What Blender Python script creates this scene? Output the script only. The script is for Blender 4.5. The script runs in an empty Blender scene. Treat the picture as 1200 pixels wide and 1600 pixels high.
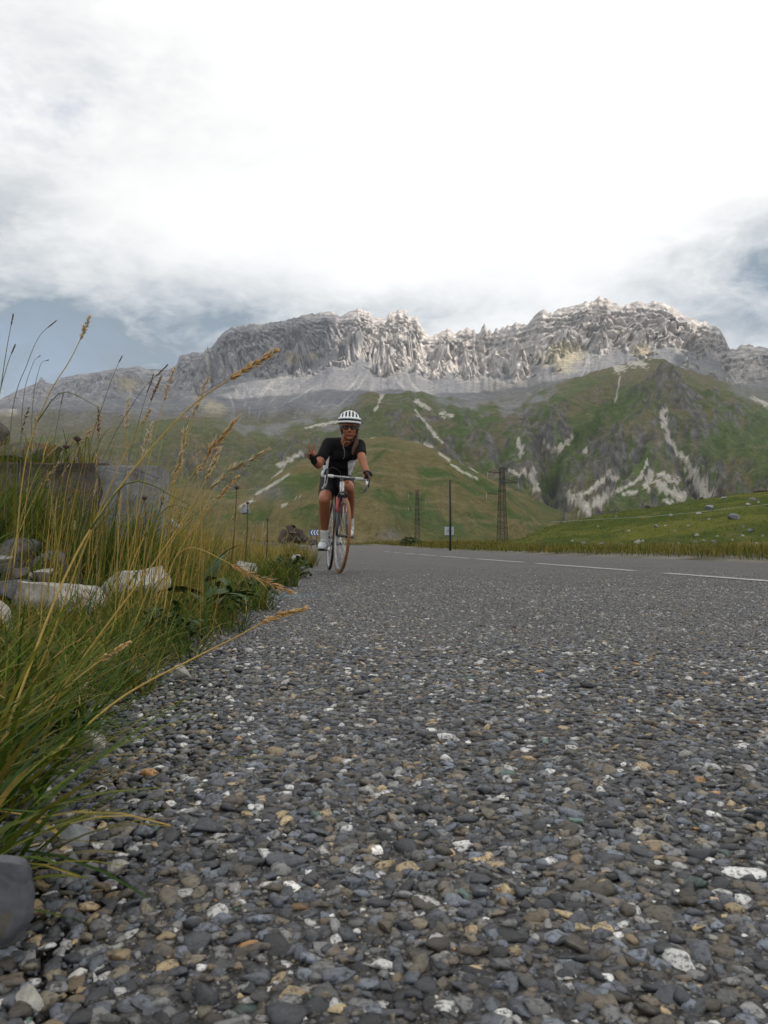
import bpy, bmesh, math, random
import numpy as np
from mathutils import Vector, Matrix, Euler

random.seed(7)
rng = np.random.default_rng(11)
scene = bpy.context.scene
C = scene.collection

# ------------------------------------------------------------------ camera
FPX = 1250.0                      # focal length in photograph pixels (1200 x 1600)
PITCH = math.atan(53 / FPX)
CAMZ = 0.25
cam_data = bpy.data.cameras.new('camera')
cam_data.sensor_fit = 'VERTICAL'
cam_data.sensor_height = 36.0
cam_data.lens = 36.0 * FPX / 1600.0
cam_data.clip_start = 0.02
cam_data.clip_end = 60000
cam_data.dof.use_dof = True
cam_data.dof.focus_distance = 4.0
cam_data.dof.aperture_fstop = 30.0
cam = bpy.data.objects.new('camera', cam_data)
C.objects.link(cam)
cam.location = (0, 0, CAMZ)
cam.rotation_euler = (math.pi / 2 + PITCH, 0, 0)
scene.camera = cam

# ------------------------------------------------------------------ world, sun, exposure
SUN_EL = math.radians(42)
SUN_AZ = math.radians(126)        # clockwise from +Y (view direction): right and a little behind the camera
SUN_DIR = Vector((math.sin(SUN_AZ) * math.cos(SUN_EL), math.cos(SUN_AZ) * math.cos(SUN_EL), math.sin(SUN_EL)))
world = bpy.data.worlds.new('World')
scene.world = world
world.use_nodes = True
wt = world.node_tree
wt.nodes.clear()


class NB:
    """small node-tree builder"""
    def __init__(self, tree):
        self.t = tree

    def n(self, kind, **kw):
        nd = self.t.nodes.new(kind)
        ins = kw.pop('ins', {})
        for k, v in kw.items():
            setattr(nd, k, v)
        for k, v in ins.items():
            sock = nd.inputs[k]
            if isinstance(v, bpy.types.NodeSocket):
                self.t.links.new(v, sock)
            else:
                sock.default_value = v
        return nd

    def math(self, op, a, b=0.0, clamp=False, c=None):
        ins = {0: a, 1: b}
        if c is not None:
            ins[2] = c
        return self.n('ShaderNodeMath', operation=op, use_clamp=clamp, ins=ins).outputs[0]

    def mix(self, f, a, b, mode='MIX'):
        m = self.n('ShaderNodeMix', data_type='RGBA', blend_type=mode)
        m.clamp_factor = True
        for i, v in ((0, f), (6, a), (7, b)):
            if isinstance(v, bpy.types.NodeSocket):
                self.t.links.new(v, m.inputs[i])
            elif i == 0:
                m.inputs[i].default_value = v
            else:
                m.inputs[i].default_value = (*v, 1) if len(v) == 3 else v
        return m.outputs[2]

    def noise(self, vec, scale, detail=4, rough=0.55, dist=0.0):
        nd = self.n('ShaderNodeTexNoise', ins={'Scale': scale, 'Detail': detail, 'Roughness': rough, 'Distortion': dist})
        if vec is not None:
            self.t.links.new(vec, nd.inputs['Vector'])
        return nd.outputs['Fac']

    def ramp(self, f, stops, interp='LINEAR'):
        r = self.n('ShaderNodeValToRGB')
        r.color_ramp.interpolation = interp
        el = r.color_ramp.elements
        while len(el) < len(stops):
            el.new(0.5)
        for e, (p, c) in zip(el, stops):
            e.position = p
            e.color = (*c, 1) if len(c) == 3 else c
        self.t.links.new(f, r.inputs[0])
        return r.outputs[0]

    def mapr(self, v, a, b, c, d, smooth=False):
        m = self.n('ShaderNodeMapRange', clamp=True, ins={1: a, 2: b, 3: c, 4: d})
        if smooth:
            m.interpolation_type = 'SMOOTHSTEP'
        self.t.links.new(v, m.inputs[0])
        return m.outputs[0]


def build_sky():
    b = NB(wt)
    out = b.n('ShaderNodeOutputWorld')
    bg = b.n('ShaderNodeBackground', ins={'Strength': 0.1})
    wt.links.new(bg.outputs[0], out.inputs[0])
    sky = b.n('ShaderNodeTexSky', sky_type='NISHITA', sun_disc=False, sun_elevation=SUN_EL,
              sun_rotation=SUN_AZ, altitude=2300.0, air_density=1.0, dust_density=0.6)
    tc = b.n('ShaderNodeTexCoord')
    d = b.n('ShaderNodeVectorMath', operation='NORMALIZE', ins={0: tc.outputs['Generated']}).outputs[0]
    # stretch the cloud pattern towards the horizon as a layer seen from below would be
    st = b.n('ShaderNodeVectorMath', operation='MULTIPLY', ins={0: d, 1: (1.0, 1.0, 2.0)}).outputs[0]
    n1 = b.noise(st, 2.1, 6, 0.58, 0.25)
    n2 = b.noise(st, 8.5, 7, 0.62, 0.35)
    n3 = b.noise(st, 1.1, 3, 0.5)
    n4 = b.noise(st, 24.0, 6, 0.6, 0.4)
    # grey cloud bases: places named by direction (azimuth, elevation in degrees), radius and weight
    masks = None
    for az, el, ra, re, w in [(-27, 12.0, 18, 5.2, 1.3), (-10, 15.8, 11, 2.0, 0.62), (4.2, 16.6, 5.0, 1.6, 0.45), (27, 18.4, 8, 2.6, 0.9), (28, 14.5, 9, 2.8, 0.75),
                              (-27, 20.8, 5.0, 2.6, 0.55), (-23, 30, 9, 3.2, 0.32), (-25, 25, 6, 3.0, 0.25),
                              (-55, 15, 20, 6, 0.8), (55, 15, 18, 6, 0.8), (95, 14, 26, 6, 0.8), (-100, 14, 26, 6, 0.8), (150, 13, 26, 6, 0.8), (-150, 13, 26, 6, 0.8)]:
        a, e = math.radians(az), math.radians(el)
        dv = Vector((math.sin(a) * math.cos(e), math.cos(a) * math.cos(e), math.sin(e)))
        tang = Vector((math.cos(a), -math.sin(a), 0))
        upv = tang.cross(dv)
        sa = b.math('DIVIDE', b.n('ShaderNodeVectorMath', operation='DOT_PRODUCT', ins={0: d, 1: tang}).outputs[1], math.sin(math.radians(ra)))
        se = b.math('DIVIDE', b.n('ShaderNodeVectorMath', operation='DOT_PRODUCT', ins={0: d, 1: upv}).outputs[1], math.sin(math.radians(re)))
        sf = b.n('ShaderNodeVectorMath', operation='DOT_PRODUCT', ins={0: d, 1: dv}).outputs[1]
        rr = b.math('ADD', b.math('MULTIPLY', sa, sa), b.math('MULTIPLY', se, se))
        g = b.math('POWER', 2.718, b.math('MULTIPLY', rr, -0.9))
        g = b.math('MULTIPLY', b.math('MULTIPLY', g, w), b.math('GREATER_THAN', sf, 0.0))
        masks = g if masks is None else b.math('ADD', masks, g)
    nn = b.math('ADD', b.math('MULTIPLY', b.math('SUBTRACT', n1, 0.5), 1.6), b.math('MULTIPLY', b.math('SUBTRACT', n2, 0.5), 1.5))
    nn = b.math('ADD', nn, b.math('MULTIPLY', b.math('SUBTRACT', n4, 0.5), 0.8))
    dark = b.math('MULTIPLY', masks, b.math('ADD', 1.0, b.math('MULTIPLY', nn, 1.15)))
    dark = b.math('ADD', dark, b.math('MULTIPLY', nn, 0.22))
    dark = b.mapr(dark, 0.02, 1.25, 0.0, 1.0, False)
    white = b.mix(b.mapr(n3, 0.35, 0.65, 0.0, 1.0), (10.6, 10.55, 10.4), (11.6, 11.6, 11.5))
    cloud = b.mix(dark, white, (2.7, 3.4, 4.15))
    # thin places where the blue shows through
    gap = b.math('MULTIPLY', b.mapr(n1, 0.42, 0.30, 0.0, 1.0, True), 0.45)
    lowleft = b.mapr(b.math('ADD', masks, b.math('MULTIPLY', b.math('SUBTRACT', n2, 0.5), 2.2)), 0.9, 1.7, 0.0, 0.25, True)
    skyc = b.mix(1.0, sky.outputs[0], (1.9, 1.75, 1.6), 'MULTIPLY')
    col = b.mix(gap, cloud, skyc)
    col = b.mix(lowleft, col, skyc)
    wt.links.new(col, bg.inputs[0])


build_sky()
sun_data = bpy.data.lights.new('sun', 'SUN')
sun_data.energy = 5.0
sun_data.angle = math.radians(0.6)
sun_data.color = (1.0, 0.91, 0.80)
sun = bpy.data.objects.new('sun', sun_data)
C.objects.link(sun)
sun.rotation_euler = SUN_DIR.to_track_quat('Z', 'Y').to_euler()
sun.location = SUN_DIR * 50

scene.view_settings.view_transform = 'Standard'
scene.view_settings.look = 'None'
scene.view_settings.exposure = 0.0
scene.view_settings.gamma = 1.0
scene.view_settings.use_curve_mapping = False
scene.render.engine = 'CYCLES'
scene.cycles.max_bounces = 6
scene.cycles.diffuse_bounces = 3
scene.cycles.glossy_bounces = 2
scene.cycles.transmission_bounces = 4
scene.cycles.volume_bounces = 1
scene.cycles.transparent_max_bounces = 8

# ------------------------------------------------------------------ helpers
CP, SP = math.cos(PITCH), math.sin(PITCH)


def P(px, py, Y):
    """the point at world depth Y seen at photograph position (px, py)"""
    a, u = (px - 600) / FPX, (800 - py) / FPX
    dy = CP - SP * u
    k = Y / dy
    return Vector((a * k, Y, CAMZ + (SP + CP * u) * k))


def project(X, Y, Z):
    z = Z - CAMZ
    f = Y * CP + z * SP
    u = -Y * SP + z * CP
    return 600 + FPX * X / f, 800 - FPX * u / f


def zat(py, Y):
    u = (800 - py) / FPX
    return CAMZ + (SP + CP * u) / (CP - SP * u) * Y


def link(o, parent=None):
    C.objects.link(o)
    if parent is not None:
        o.parent = parent
    return o


def tag(o, label=None, cat=None, group=None, kind=None):
    if label: o['label'] = label
    if cat: o['category'] = cat
    if group: o['group'] = group
    if kind: o['kind'] = kind
    return o


def empty(name, loc=(0, 0, 0)):
    o = bpy.data.objects.new(name, None)
    o.empty_display_size = 0.1
    o.location = loc
    C.objects.link(o)
    return o


def np_mesh(name, verts, faces, mat=None, smooth=True, attrs=None):
    """verts (n,3), faces (m,3) or (m,4) arrays -> mesh data, made fast"""
    me = bpy.data.meshes.new(name)
    verts = np.ascontiguousarray(verts, np.float32)
    faces = np.ascontiguousarray(faces, np.int32)
    k = faces.shape[1]
    me.vertices.add(len(verts))
    me.vertices.foreach_set('co', verts.ravel())
    me.loops.add(faces.size)
    me.loops.foreach_set('vertex_index', faces.ravel())
    me.polygons.add(len(faces))
    me.polygons.foreach_set('loop_start', np.arange(0, faces.size, k, dtype=np.int32))
    me.polygons.foreach_set('loop_total', np.full(len(faces), k, np.int32))
    if smooth:
        me.polygons.foreach_set('use_smooth', np.ones(len(faces), bool))
    me.update(calc_edges=True)
    for nm, arr in (attrs or {}).items():
        arr = np.asarray(arr, np.float32)
        if arr.ndim == 1:
            a = me.attributes.new(nm, 'FLOAT', 'POINT')
            a.data.foreach_set('value', arr)
        else:
            a = me.attributes.new(nm, 'FLOAT_COLOR', 'POINT')
            if arr.shape[1] == 3:
                arr = np.hstack([arr, np.ones((len(arr), 1), np.float32)])
            a.data.foreach_set('color', np.ascontiguousarray(arr).ravel())
    if mat: me.materials.append(mat)
    return me


def grid_faces(nr, nc):
    i = np.arange(nr * nc).reshape(nr, nc)
    return np.stack([i[:-1, :-1], i[:-1, 1:], i[1:, 1:], i[1:, :-1]], -1).reshape(-1, 4)


def bm_obj(name, bm, mat, parent=None, smooth=True, angle=None):
    me = bpy.data.meshes.new(name)
    bm.normal_update()
    bm.to_mesh(me)
    bm.free()
    if smooth:
        for p in me.polygons: p.use_smooth = True
        if angle is not None:
            me.set_sharp_from_angle(angle=angle)
    for m in (mat if isinstance(mat, (list, tuple)) else [mat]):
        me.materials.append(m)
    o = bpy.data.objects.new(name, me)
    return link(o, parent)


# numpy noise -------------------------------------------------------
def _h(ix, iy, seed):
    n = (ix.astype(np.int64) * 374761393 + iy.astype(np.int64) * 668265263 + seed * 974634777) & 0xffffffff
    n = ((n ^ (n >> 13)) * 1274126177) & 0xffffffff
    n = ((n ^ (n >> 16)) * 2246822519) & 0xffffffff
    return (n ^ (n >> 15)) & 0xffffffff


def gn(x, y, seed=0):
    x, y = np.broadcast_arrays(np.asarray(x, float), np.asarray(y, float))
    x0, y0 = np.floor(x), np.floor(y)
    fx, fy = x - x0, y - y0
    ux, uy = fx * fx * fx * (fx * (fx * 6 - 15) + 10), fy * fy * fy * (fy * (fy * 6 - 15) + 10)
    r = []
    for dx in (0, 1):
        for dy in (0, 1):
            a = _h(x0 + dx, y0 + dy, seed) * (2 * np.pi / 4294967296.0)
            r.append(np.cos(a) * (fx - dx) + np.sin(a) * (fy - dy))
    n = (r[0] * (1 - uy) + r[1] * uy) * (1 - ux) + (r[2] * (1 - uy) + r[3] * uy) * ux
    return n * 1.5


def fbm(x, y, oct=5, seed=0, gain=0.5, lac=2.03):
    s, a, t = 0, 1.0, 0
    for i in range(oct):
        s = s + a * gn(x, y, seed + i * 17)
        t += a
        x, y, a = np.asarray(x) * lac + 3.1, np.asarray(y) * lac - 1.7, a * gain
    return s / t


def ridged(x, y, oct=5, seed=0, gain=0.5, lac=2.05):
    s, a, t, w = 0, 1.0, 0, 1.0
    for i in range(oct):
        n = 1 - np.abs(gn(x, y, seed + i * 13))
        n = n * n * w
        w = np.clip(n * 1.6, 0, 1)
        s = s + a * n
        t += a
        x, y, a = np.asarray(x) * lac + 5.3, np.asarray(y) * lac + 2.9, a * gain
    return s / t


def sst(x, a, b):
    t = np.clip((x - a) / (b - a), 0, 1)
    return t * t * (3 - 2 * t)


def lerp(a, b, t):
    return a + (b - a) * t


def cmix(c1, c2, f):
    f = np.clip(f, 0, 1)[..., None]
    return np.asarray(c1) * (1 - f) + np.asarray(c2) * f


def dist_poly(px, py, pts):
    """distance in photograph pixels to a polyline, and how far along it (0..1)"""
    best = np.full(px.shape, 1e9)
    along = np.zeros(px.shape)
    n = len(pts) - 1
    for i in range(n):
        ax, ay = pts[i][:2]
        bx, by = pts[i + 1][:2]
        dx, dy = bx - ax, by - ay
        t = np.clip(((px - ax) * dx + (py - ay) * dy) / (dx * dx + dy * dy), 0, 1)
        d = np.hypot(px - ax - t * dx, py - ay - t * dy)
        m = d < best
        best = np.where(m, d, best)
        along = np.where(m, (i + t) / n, along)
    return best, along


# materials ---------------------------------------------------------
def new_mat(name):
    m = bpy.data.materials.new(name)
    m.use_nodes = True
    m.node_tree.nodes.clear()
    b = NB(m.node_tree)
    out = b.n('ShaderNodeOutputMaterial')
    bs = b.n('ShaderNodeBsdfPrincipled')
    m.node_tree.links.new(bs.outputs[0], out.inputs[0])
    return m, b, bs


def setin(b, node, key, v):
    if isinstance(v, bpy.types.NodeSocket):
        b.t.links.new(v, node.inputs[key])
    else:
        node.inputs[key].default_value = (*v, 1) if isinstance(v, tuple) and len(v) == 3 and node.inputs[key].type == 'RGBA' else v


def simple_mat(name, col, rough=0.6, var=0.12, scale=30.0, metal=0.0, bump=0.0, bscale=80.0, spec=0.5, sub=0.0, coat=0.0):
    m, b, bs = new_mat(name)
    tc = b.n('ShaderNodeTexCoord')
    v = tc.outputs['Object']
    n = b.noise(v, scale, 4)
    lo = tuple(c * (1 - var) for c in col)
    hi = tuple(min(1, c * (1 + var)) for c in col)
    setin(b, bs, 'Base Color', b.mix(b.mapr(n, 0.3, 0.7, 0, 1), lo, hi))
    setin(b, bs, 'Roughness', b.mapr(n, 0.3, 0.7, max(0.02, rough - 0.08), min(1, rough + 0.08)))
    bs.inputs['Metallic'].default_value = metal
    bs.inputs['Specular IOR Level'].default_value = spec
    if coat: bs.inputs['Coat Weight'].default_value = coat
    if sub:
        bs.inputs['Subsurface Weight'].default_value = sub
        bs.inputs['Subsurface Radius'].default_value = (0.01, 0.004, 0.002)
        bs.inputs['Subsurface Scale'].default_value = 1.0
    if bump:
        bp = b.n('ShaderNodeBump', ins={'Strength': bump, 'Distance': 0.01, 'Height': b.noise(v, bscale, 5)})
        m.node_tree.links.new(bp.outputs[0], bs.inputs['Normal'])
    return m


def terrain_mat(name, dscale, dist, bump=0.6, var=0.35, rough=0.95, speck=0.0):
    """colour of the ground cover comes from the mesh; grain and fine relief from noise in metres"""
    m, b, bs = new_mat(name)
    at = b.n('ShaderNodeAttribute', attribute_name='cover')
    tc = b.n('ShaderNodeTexCoord')
    v = tc.outputs['Object']
    n1 = b.noise(v, dscale, 6, 0.62)
    n2 = b.noise(v, dscale * 5.3, 5, 0.6)
    f = b.math('ADD', b.math('MULTIPLY', b.math('SUBTRACT', n1, 0.5), var * 3.2), b.math('MULTIPLY', b.math('SUBTRACT', n2, 0.5), var * 2.4))
    f = b.math('ADD', f, 1.0)
    f = b.math('MAXIMUM', f, 0.25)
    if speck:
        vo = b.n('ShaderNodeTexVoronoi', feature='F1', ins={'Vector': v, 'Scale': speck, 'Randomness': 1.0})
        r_ = b.n('ShaderNodeSeparateColor', ins={0: vo.outputs['Color']})
        spot = b.math('MULTIPLY', b.mapr(vo.outputs['Distance'], 0.42, 0.22, 0.0, 1.0), b.mapr(n1, 0.40, 0.58, 0.0, 1.0))
        tone = b.mapr(r_.outputs[0], 0.0, 1.0, -0.62, 0.25)
        f = b.math('MULTIPLY', f, b.math('ADD', 1.0, b.math('MULTIPLY', spot, tone)))
    sc = b.n('ShaderNodeVectorMath', operation='SCALE', ins={0: at.outputs['Color'], 'Scale': f}).outputs[0]
    setin(b, bs, 'Base Color', sc)
    bs.inputs['Roughness'].default_value = rough
    bs.inputs['Specular IOR Level'].default_value = 0.1
    hh = b.math('ADD', n1, b.math('MULTIPLY', n2, 0.35))
    bp = b.n('ShaderNodeBump', ins={'Strength': bump, 'Distance': dist, 'Height': hh})
    m.node_tree.links.new(bp.outputs[0], bs.inputs['Normal'])
    return m
# ------------------------------------------------------------------ the setting: road and ground
RV = Vector((-0.0955, 0.9954, 0)).normalized()     # along the road
RU = Vector((RV.y, -RV.x, 0))                      # across it, to the right
ROAD_L, ROAD_C, ROAD_R = -0.19, 3.22, 6.95


def to_uv(X, Y):
    return X * RU.x + Y * RU.y, X * RV.x + Y * RV.y


def from_uv(u, v):
    return u * RU.x + v * RV.x, u * RU.y + v * RV.y


def road_rise(v):
    return 0.42 * sst(np.asarray(v, float), 28, 95)


def bank_edge(v):
    v = np.asarray(v, float)
    return -0.245 + 0.11 * sst(v, 3, 8) + 0.045 * gn(v * 1.3, 0.4, 5) + 0.05 * gn(v * 0.35, 2.2, 6)


def ground_h(X, Y):
    X, Y = np.asarray(X, float), np.asarray(Y, float)
    u, v = to_uv(X, Y)
    e = bank_edge(v)
    near = road_rise(v)
    rel = e - u
    bank = np.where(rel > 0, 0.52 * sst(rel, 0.25, 2.6) + 0.35 * sst(rel, 2.5, 9) + 0.02 * sst(rel, 0, 0.15), 0)
    bank = bank + (rel > 0) * np.minimum(np.maximum(rel, 0), 1) * (0.09 * fbm(X * 1.4, Y * 1.4, 4, 21) + 0.03 * fbm(X * 6, Y * 6, 3, 22))
    bank = bank * (1 - 0.55 * sst(v, 9, 26))
    rr = u - (ROAD_R + 0.15 + 0.12 * gn(v * 0.5, 7.7, 8))
    verge = np.where(rr > 0, 0.06 * sst(rr, 0, 0.6) + 0.05 * sst(rr, 0.5, 3), 0) + (rr > 0) * np.minimum(np.maximum(rr, 0), 1) * (0.05 * fbm(X * 0.9, Y * 0.9, 4, 23))
    z = near + bank + verge - 0.012
    drop = sst(v, 200, 330) + sst(-u, 16, 120) + sst(v, -1e9, -1e8) * 0
    z = z - 42 * np.clip(drop, 0, 1) + 0 * u
    return z


def nonuni(a, parts):
    out = []
    x = a
    for end, step in parts:
        n = max(1, int(round((end - x) / step)))
        out += list(np.linspace(x, end, n, endpoint=False))
        x = end
    out.append(x)
    return np.array(out)


MAT_GROUND = terrain_mat('ground_cover', 9.0, 0.03, 0.7, 0.4)
us = nonuni(-9000, [(-2000, 2500), (-300, 340), (-60, 30), (-12, 4), (-4, 0.5), (-0.1, 0.05), (6.8, 0.6), (12, 0.2), (40, 1.5), (120, 8), (600, 80), (2000, 350), (9000, 2500)])
vs = nonuni(-400, [(-20, 60), (-2, 2), (0.2, 0.2), (6, 0.06), (14, 0.16), (40, 0.5), (120, 2.5), (330, 8), (1000, 90), (2500, 350), (9000, 2500)])
U, V = np.meshgrid(us, vs)
GX, GY = from_uv(U, V)
GZ = ground_h(GX, GY)
gcol = cmix((0.095, 0.085, 0.055), (0.06, 0.052, 0.036), 0.5 + 1.2 * fbm(GX * 2, GY * 2, 4, 31))
gcol = cmix(gcol, (0.09, 0.095, 0.035), sst(U, 8.2, 10) + sst(-U, 3.5, 6))
gcol = cmix(gcol, (0.24, 0.225, 0.2), 0.6 * (U > 6) * (1 - sst(U, 7.4, 8.2)) * sst(fbm(GX * 1.1, GY * 1.1, 3, 33), -0.5, 0.2))
ground = link(bpy.data.objects.new('ground', np_mesh('ground', np.stack([GX, GY, GZ], -1).reshape(-1, 3), grid_faces(*GX.shape), MAT_GROUND, True, {'cover': gcol.reshape(-1, 3)})))
tag(ground, 'brown earth and turf of the verges and the bank beside the road', 'ground', kind='structure')


# the road ---------------------------------------------------------
def asphalt_mat():
    m, b, bs = new_mat('chipped_asphalt')
    tc = b.n('ShaderNodeTexCoord')
    v = tc.outputs['Object']
    vo = b.n('ShaderNodeTexVoronoi', feature='F1', ins={'Vector': v, 'Scale': 95.0, 'Randomness': 1.0})
    vg = b.n('ShaderNodeTexVoronoi', feature='F1', ins={'Vector': v, 'Scale': 330.0, 'Randomness': 1.0})
    rndc = b.n('ShaderNodeSeparateColor', ins={0: vo.outputs['Color']})
    rndg = b.n('ShaderNodeSeparateColor', ins={0: vg.outputs['Color']})
    chip = b.ramp(rndc.outputs[0], [(0.0, (0.045, 0.045, 0.048)), (0.3, (0.085, 0.086, 0.09)), (0.6, (0.125, 0.125, 0.13)), (0.8, (0.15, 0.135, 0.11)), (0.93, (0.22, 0.21, 0.195)), (1.0, (0.4, 0.39, 0.36))])
    grit = b.ramp(rndg.outputs[0], [(0.0, (0.010, 0.0095, 0.009)), (0.5, (0.024, 0.023, 0.020)), (0.85, (0.065, 0.06, 0.052)), (1.0, (0.22, 0.21, 0.19))])
    tar = b.mapr(vo.outputs['Distance'], 0.28, 0.62, 0.0, 1.0, True)
    col = b.mix(tar, chip, grit)
    col = b.mix(1.0, col, (0.98, 0.98, 0.99), 'MULTIPLY')
    big = b.noise(v, 0.55, 5, 0.6)
    big2 = b.noise(v, 3.0, 4, 0.6)
    col = b.mix(1.0, col, b.ramp(big, [(0.3, (0.78, 0.78, 0.8)), (0.7, (1.2, 1.18, 1.13))]), 'MULTIPLY')
    col = b.mix(1.0, col, b.ramp(big2, [(0.3, (0.85, 0.85, 0.86)), (0.7, (1.14, 1.13, 1.11))]), 'MULTIPLY')
    setin(b, bs, 'Base Color', col)
    bs.inputs['Roughness'].default_value = 0.62
    bs.inputs['Specular IOR Level'].default_value = 0.35
    h = b.math('SUBTRACT', 1.0, vo.outputs['Distance'])
    h = b.math('ADD', h, b.math('MULTIPLY', rndc.outputs[1], 0.5))
    h = b.math('ADD', h, b.math('MULTIPLY', vg.outputs['Distance'], -0.35))
    bp = b.n('ShaderNodeBump', ins={'Strength': 0.9, 'Distance': 0.006, 'Height': h})
    m.node_tree.links.new(bp.outputs[0], bs.inputs['Normal'])
    return m


MAT_ROAD = asphalt_mat()
vr = nonuni(-6, [(0.2, 0.5), (6, 0.05), (30, 0.5), (58, 2.0)])
ur = np.array([0, 0.01, 0.03, 0.06, 0.1, 0.2, 0.35, 0.5, 0.65, 0.8, 0.9, 0.97, 1.0])
rv, rx, ry, rz = [], [], [], []
left = ROAD_L + 0.025 * gn(vr * 3, 0.5, 41) + 0.02 * gn(vr * 9, 1.5, 42)
right = ROAD_R + 0.06 * gn(vr * 1.2, 3.5, 43)
for i, v in enumerate(vr):
    uu = left[i] + (right[i] - left[i]) * ur
    x, y = from_uv(uu, np.full_like(uu, v))
    z = float(road_rise(v)) + 0.0 * uu
    z = z - 0.02 * (ur < 0.005) - 0.02 * (ur > 0.995)
    rx.append(x); ry.append(y); rz.append(z)
# the bend to the left beyond the crest
th = np.linspace(0, 1.5, 26)[1:]
R0 = 34.0
for t in th:
    c = ROAD_L - R0
    rad = R0 + (ROAD_R - ROAD_L) * ur
    u2 = c + rad * math.cos(t)
    v2 = vr[-1] + rad * math.sin(t)
    x, y = from_uv(u2, v2)
    z = road_rise(v2)
    rx.append(x); ry.append(y); rz.append(z)
RXYZ = np.stack([np.array(rx), np.array(ry), np.array(rz)], -1)
road = link(bpy.data.objects.new('road', np_mesh('road', RXYZ.reshape(-1, 3), grid_faces(*RXYZ.shape[:2])[:, ::-1].copy(), MAT_ROAD)))
tag(road, 'grey chip-sealed mountain road running towards the bend', 'road', kind='structure')

# broken centre line, each dash a painted strip 4 mm above the road
def paint_mat(name, col, wear=0.5):
    m, b, bs = new_mat(name)
    tc = b.n('ShaderNodeTexCoord')
    v = tc.outputs['Object']
    vo = b.n('ShaderNodeTexVoronoi', feature='F1', ins={'Vector': v, 'Scale': 95.0})
    f = b.mapr(b.math('ADD', vo.outputs['Distance'], b.math('MULTIPLY', b.noise(v, 7.0, 4), 0.5)), 0.55, 0.95, 0, wear, True)
    setin(b, bs, 'Base Color', b.mix(f, col, (0.1, 0.1, 0.1)))
    bs.inputs['Roughness'].default_value = 0.6
    bp = b.n('ShaderNodeBump', ins={'Strength': 0.6, 'Distance': 0.005, 'Height': b.math('SUBTRACT', 1.0, vo.outputs['Distance'])})
    m.node_tree.links.new(bp.outputs[0], bs.inputs['Normal'])
    return m


MAT_LINE = paint_mat('white_road_paint', (0.60, 0.60, 0.58), 0.85)


def v_for_px(px, u):
    """v along the road where the line at u is seen at column px"""
    k = (px - 600) / FPX
    # X = k*Y
    return (k * (u * RU.y) - u * RU.x) / (RV.x - k * RV.y)


for (a, c) in [(1400, 1038), (990, 838), (816, 744), (732, 688), (681, 655), (648, 632), (627, 616), (611, 601)]:
    v0, v1 = v_for_px(a, ROAD_C), v_for_px(c, ROAD_C)
    vv = np.linspace(v0, v1, 14)
    w = 0.055
    rows = []
    for v in vv:
        for s in (-1, 1):
            uu = ROAD_C + s * w + 0.004 * random.uniform(-1, 1)
            x, y = from_uv(uu, v)
            rows.append((x, y, float(road_rise(v)) + 0.006))
    me = np_mesh('lane_marking', np.array(rows), grid_faces(14, 2)[:, ::-1].copy(), MAT_LINE)
    link(bpy.data.objects.new('lane_marking', me), road)

# ------------------------------------------------------------------ mountains and hills
def skyline(pts, xs):
    p = np.array(pts, float)
    return np.interp(xs, p[:, 0], p[:, 1])


def columns(lo, hi, step):
    a = np.arange(-20, 1221, step)
    l = np.linspace(lo, -20, 45, endpoint=False)
    r = np.linspace(1220, hi, 46)[1:]
    return np.concatenate([l, a, r])


def heightfield(name, px, sky, D, Y0, zb, tt, shape, extra_back, mat, colour, label, relief):
    """px columns; the crest of each column stands at depth D and shows at height sky.  tt: rows 0 (foot) .. 1 (crest)"""
    T = tt[:, None] + 0 * px[None]
    Yc = Y0[None] + (D - Y0)[None] * T
    zc = zat(sky, D)
    h = shape(T, px[None] + 0 * T)
    Z = zb[None] + (zc - zb)[None] * h
    u = (800 - sky) / FPX
    kx = (px - 600) / FPX / (CP - SP * u)
    X = kx[None] * Yc
    S = kx[None] * D[None] + 0 * T                       # metres across
    rel = relief(S, Yc, T, px[None] + 0 * T, Z)
    if isinstance(rel, tuple):
        Yc, Z = Yc - rel[0], Z + rel[1]
    else:
        Z = Z + rel
    # back side
    nb = 6
    Tb = np.linspace(0, 1, nb + 1)[1:, None]
    Yb = Yc[-1][None] + extra_back * Tb
    Zb = Z[-1][None] - (Z[-1] - zb * 0.6)[None] * (Tb ** 0.8) * 0.8
    Xb = kx[None] * Yb
    X, Yc, Z = np.vstack([X, Xb]), np.vstack([Yc, Yb]), np.vstack([Z, Zb])
    T = np.vstack([T, 1 + 0 * Xb]); S = np.vstack([S, kx[None] * D[None] + 0 * Xb])
    # slope for the cover
    gx = np.gradient(np.stack([X, Yc, Z], -1), axis=1)
    gy = np.gradient(np.stack([X, Yc, Z], -1), axis=0)
    N = np.cross(gx, gy)
    N /= np.linalg.norm(N, axis=-1, keepdims=True) + 1e-9
    PX, PY = project(X, Yc, Z)
    cover = colour(X, Yc, Z, S, T, N, PX, PY)
    me = np_mesh(name, np.stack([X, Yc, Z], -1).reshape(-1, 3), grid_faces(*X.shape), mat, name != 'mountain', {'cover': np.clip(cover, 0.004, 0.9).reshape(-1, 3)})
    o = link(bpy.data.objects.new(name, me))
    tag(o, label, 'mountain' if name == 'mountain' else 'hill', kind='structure')
    return o


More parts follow.
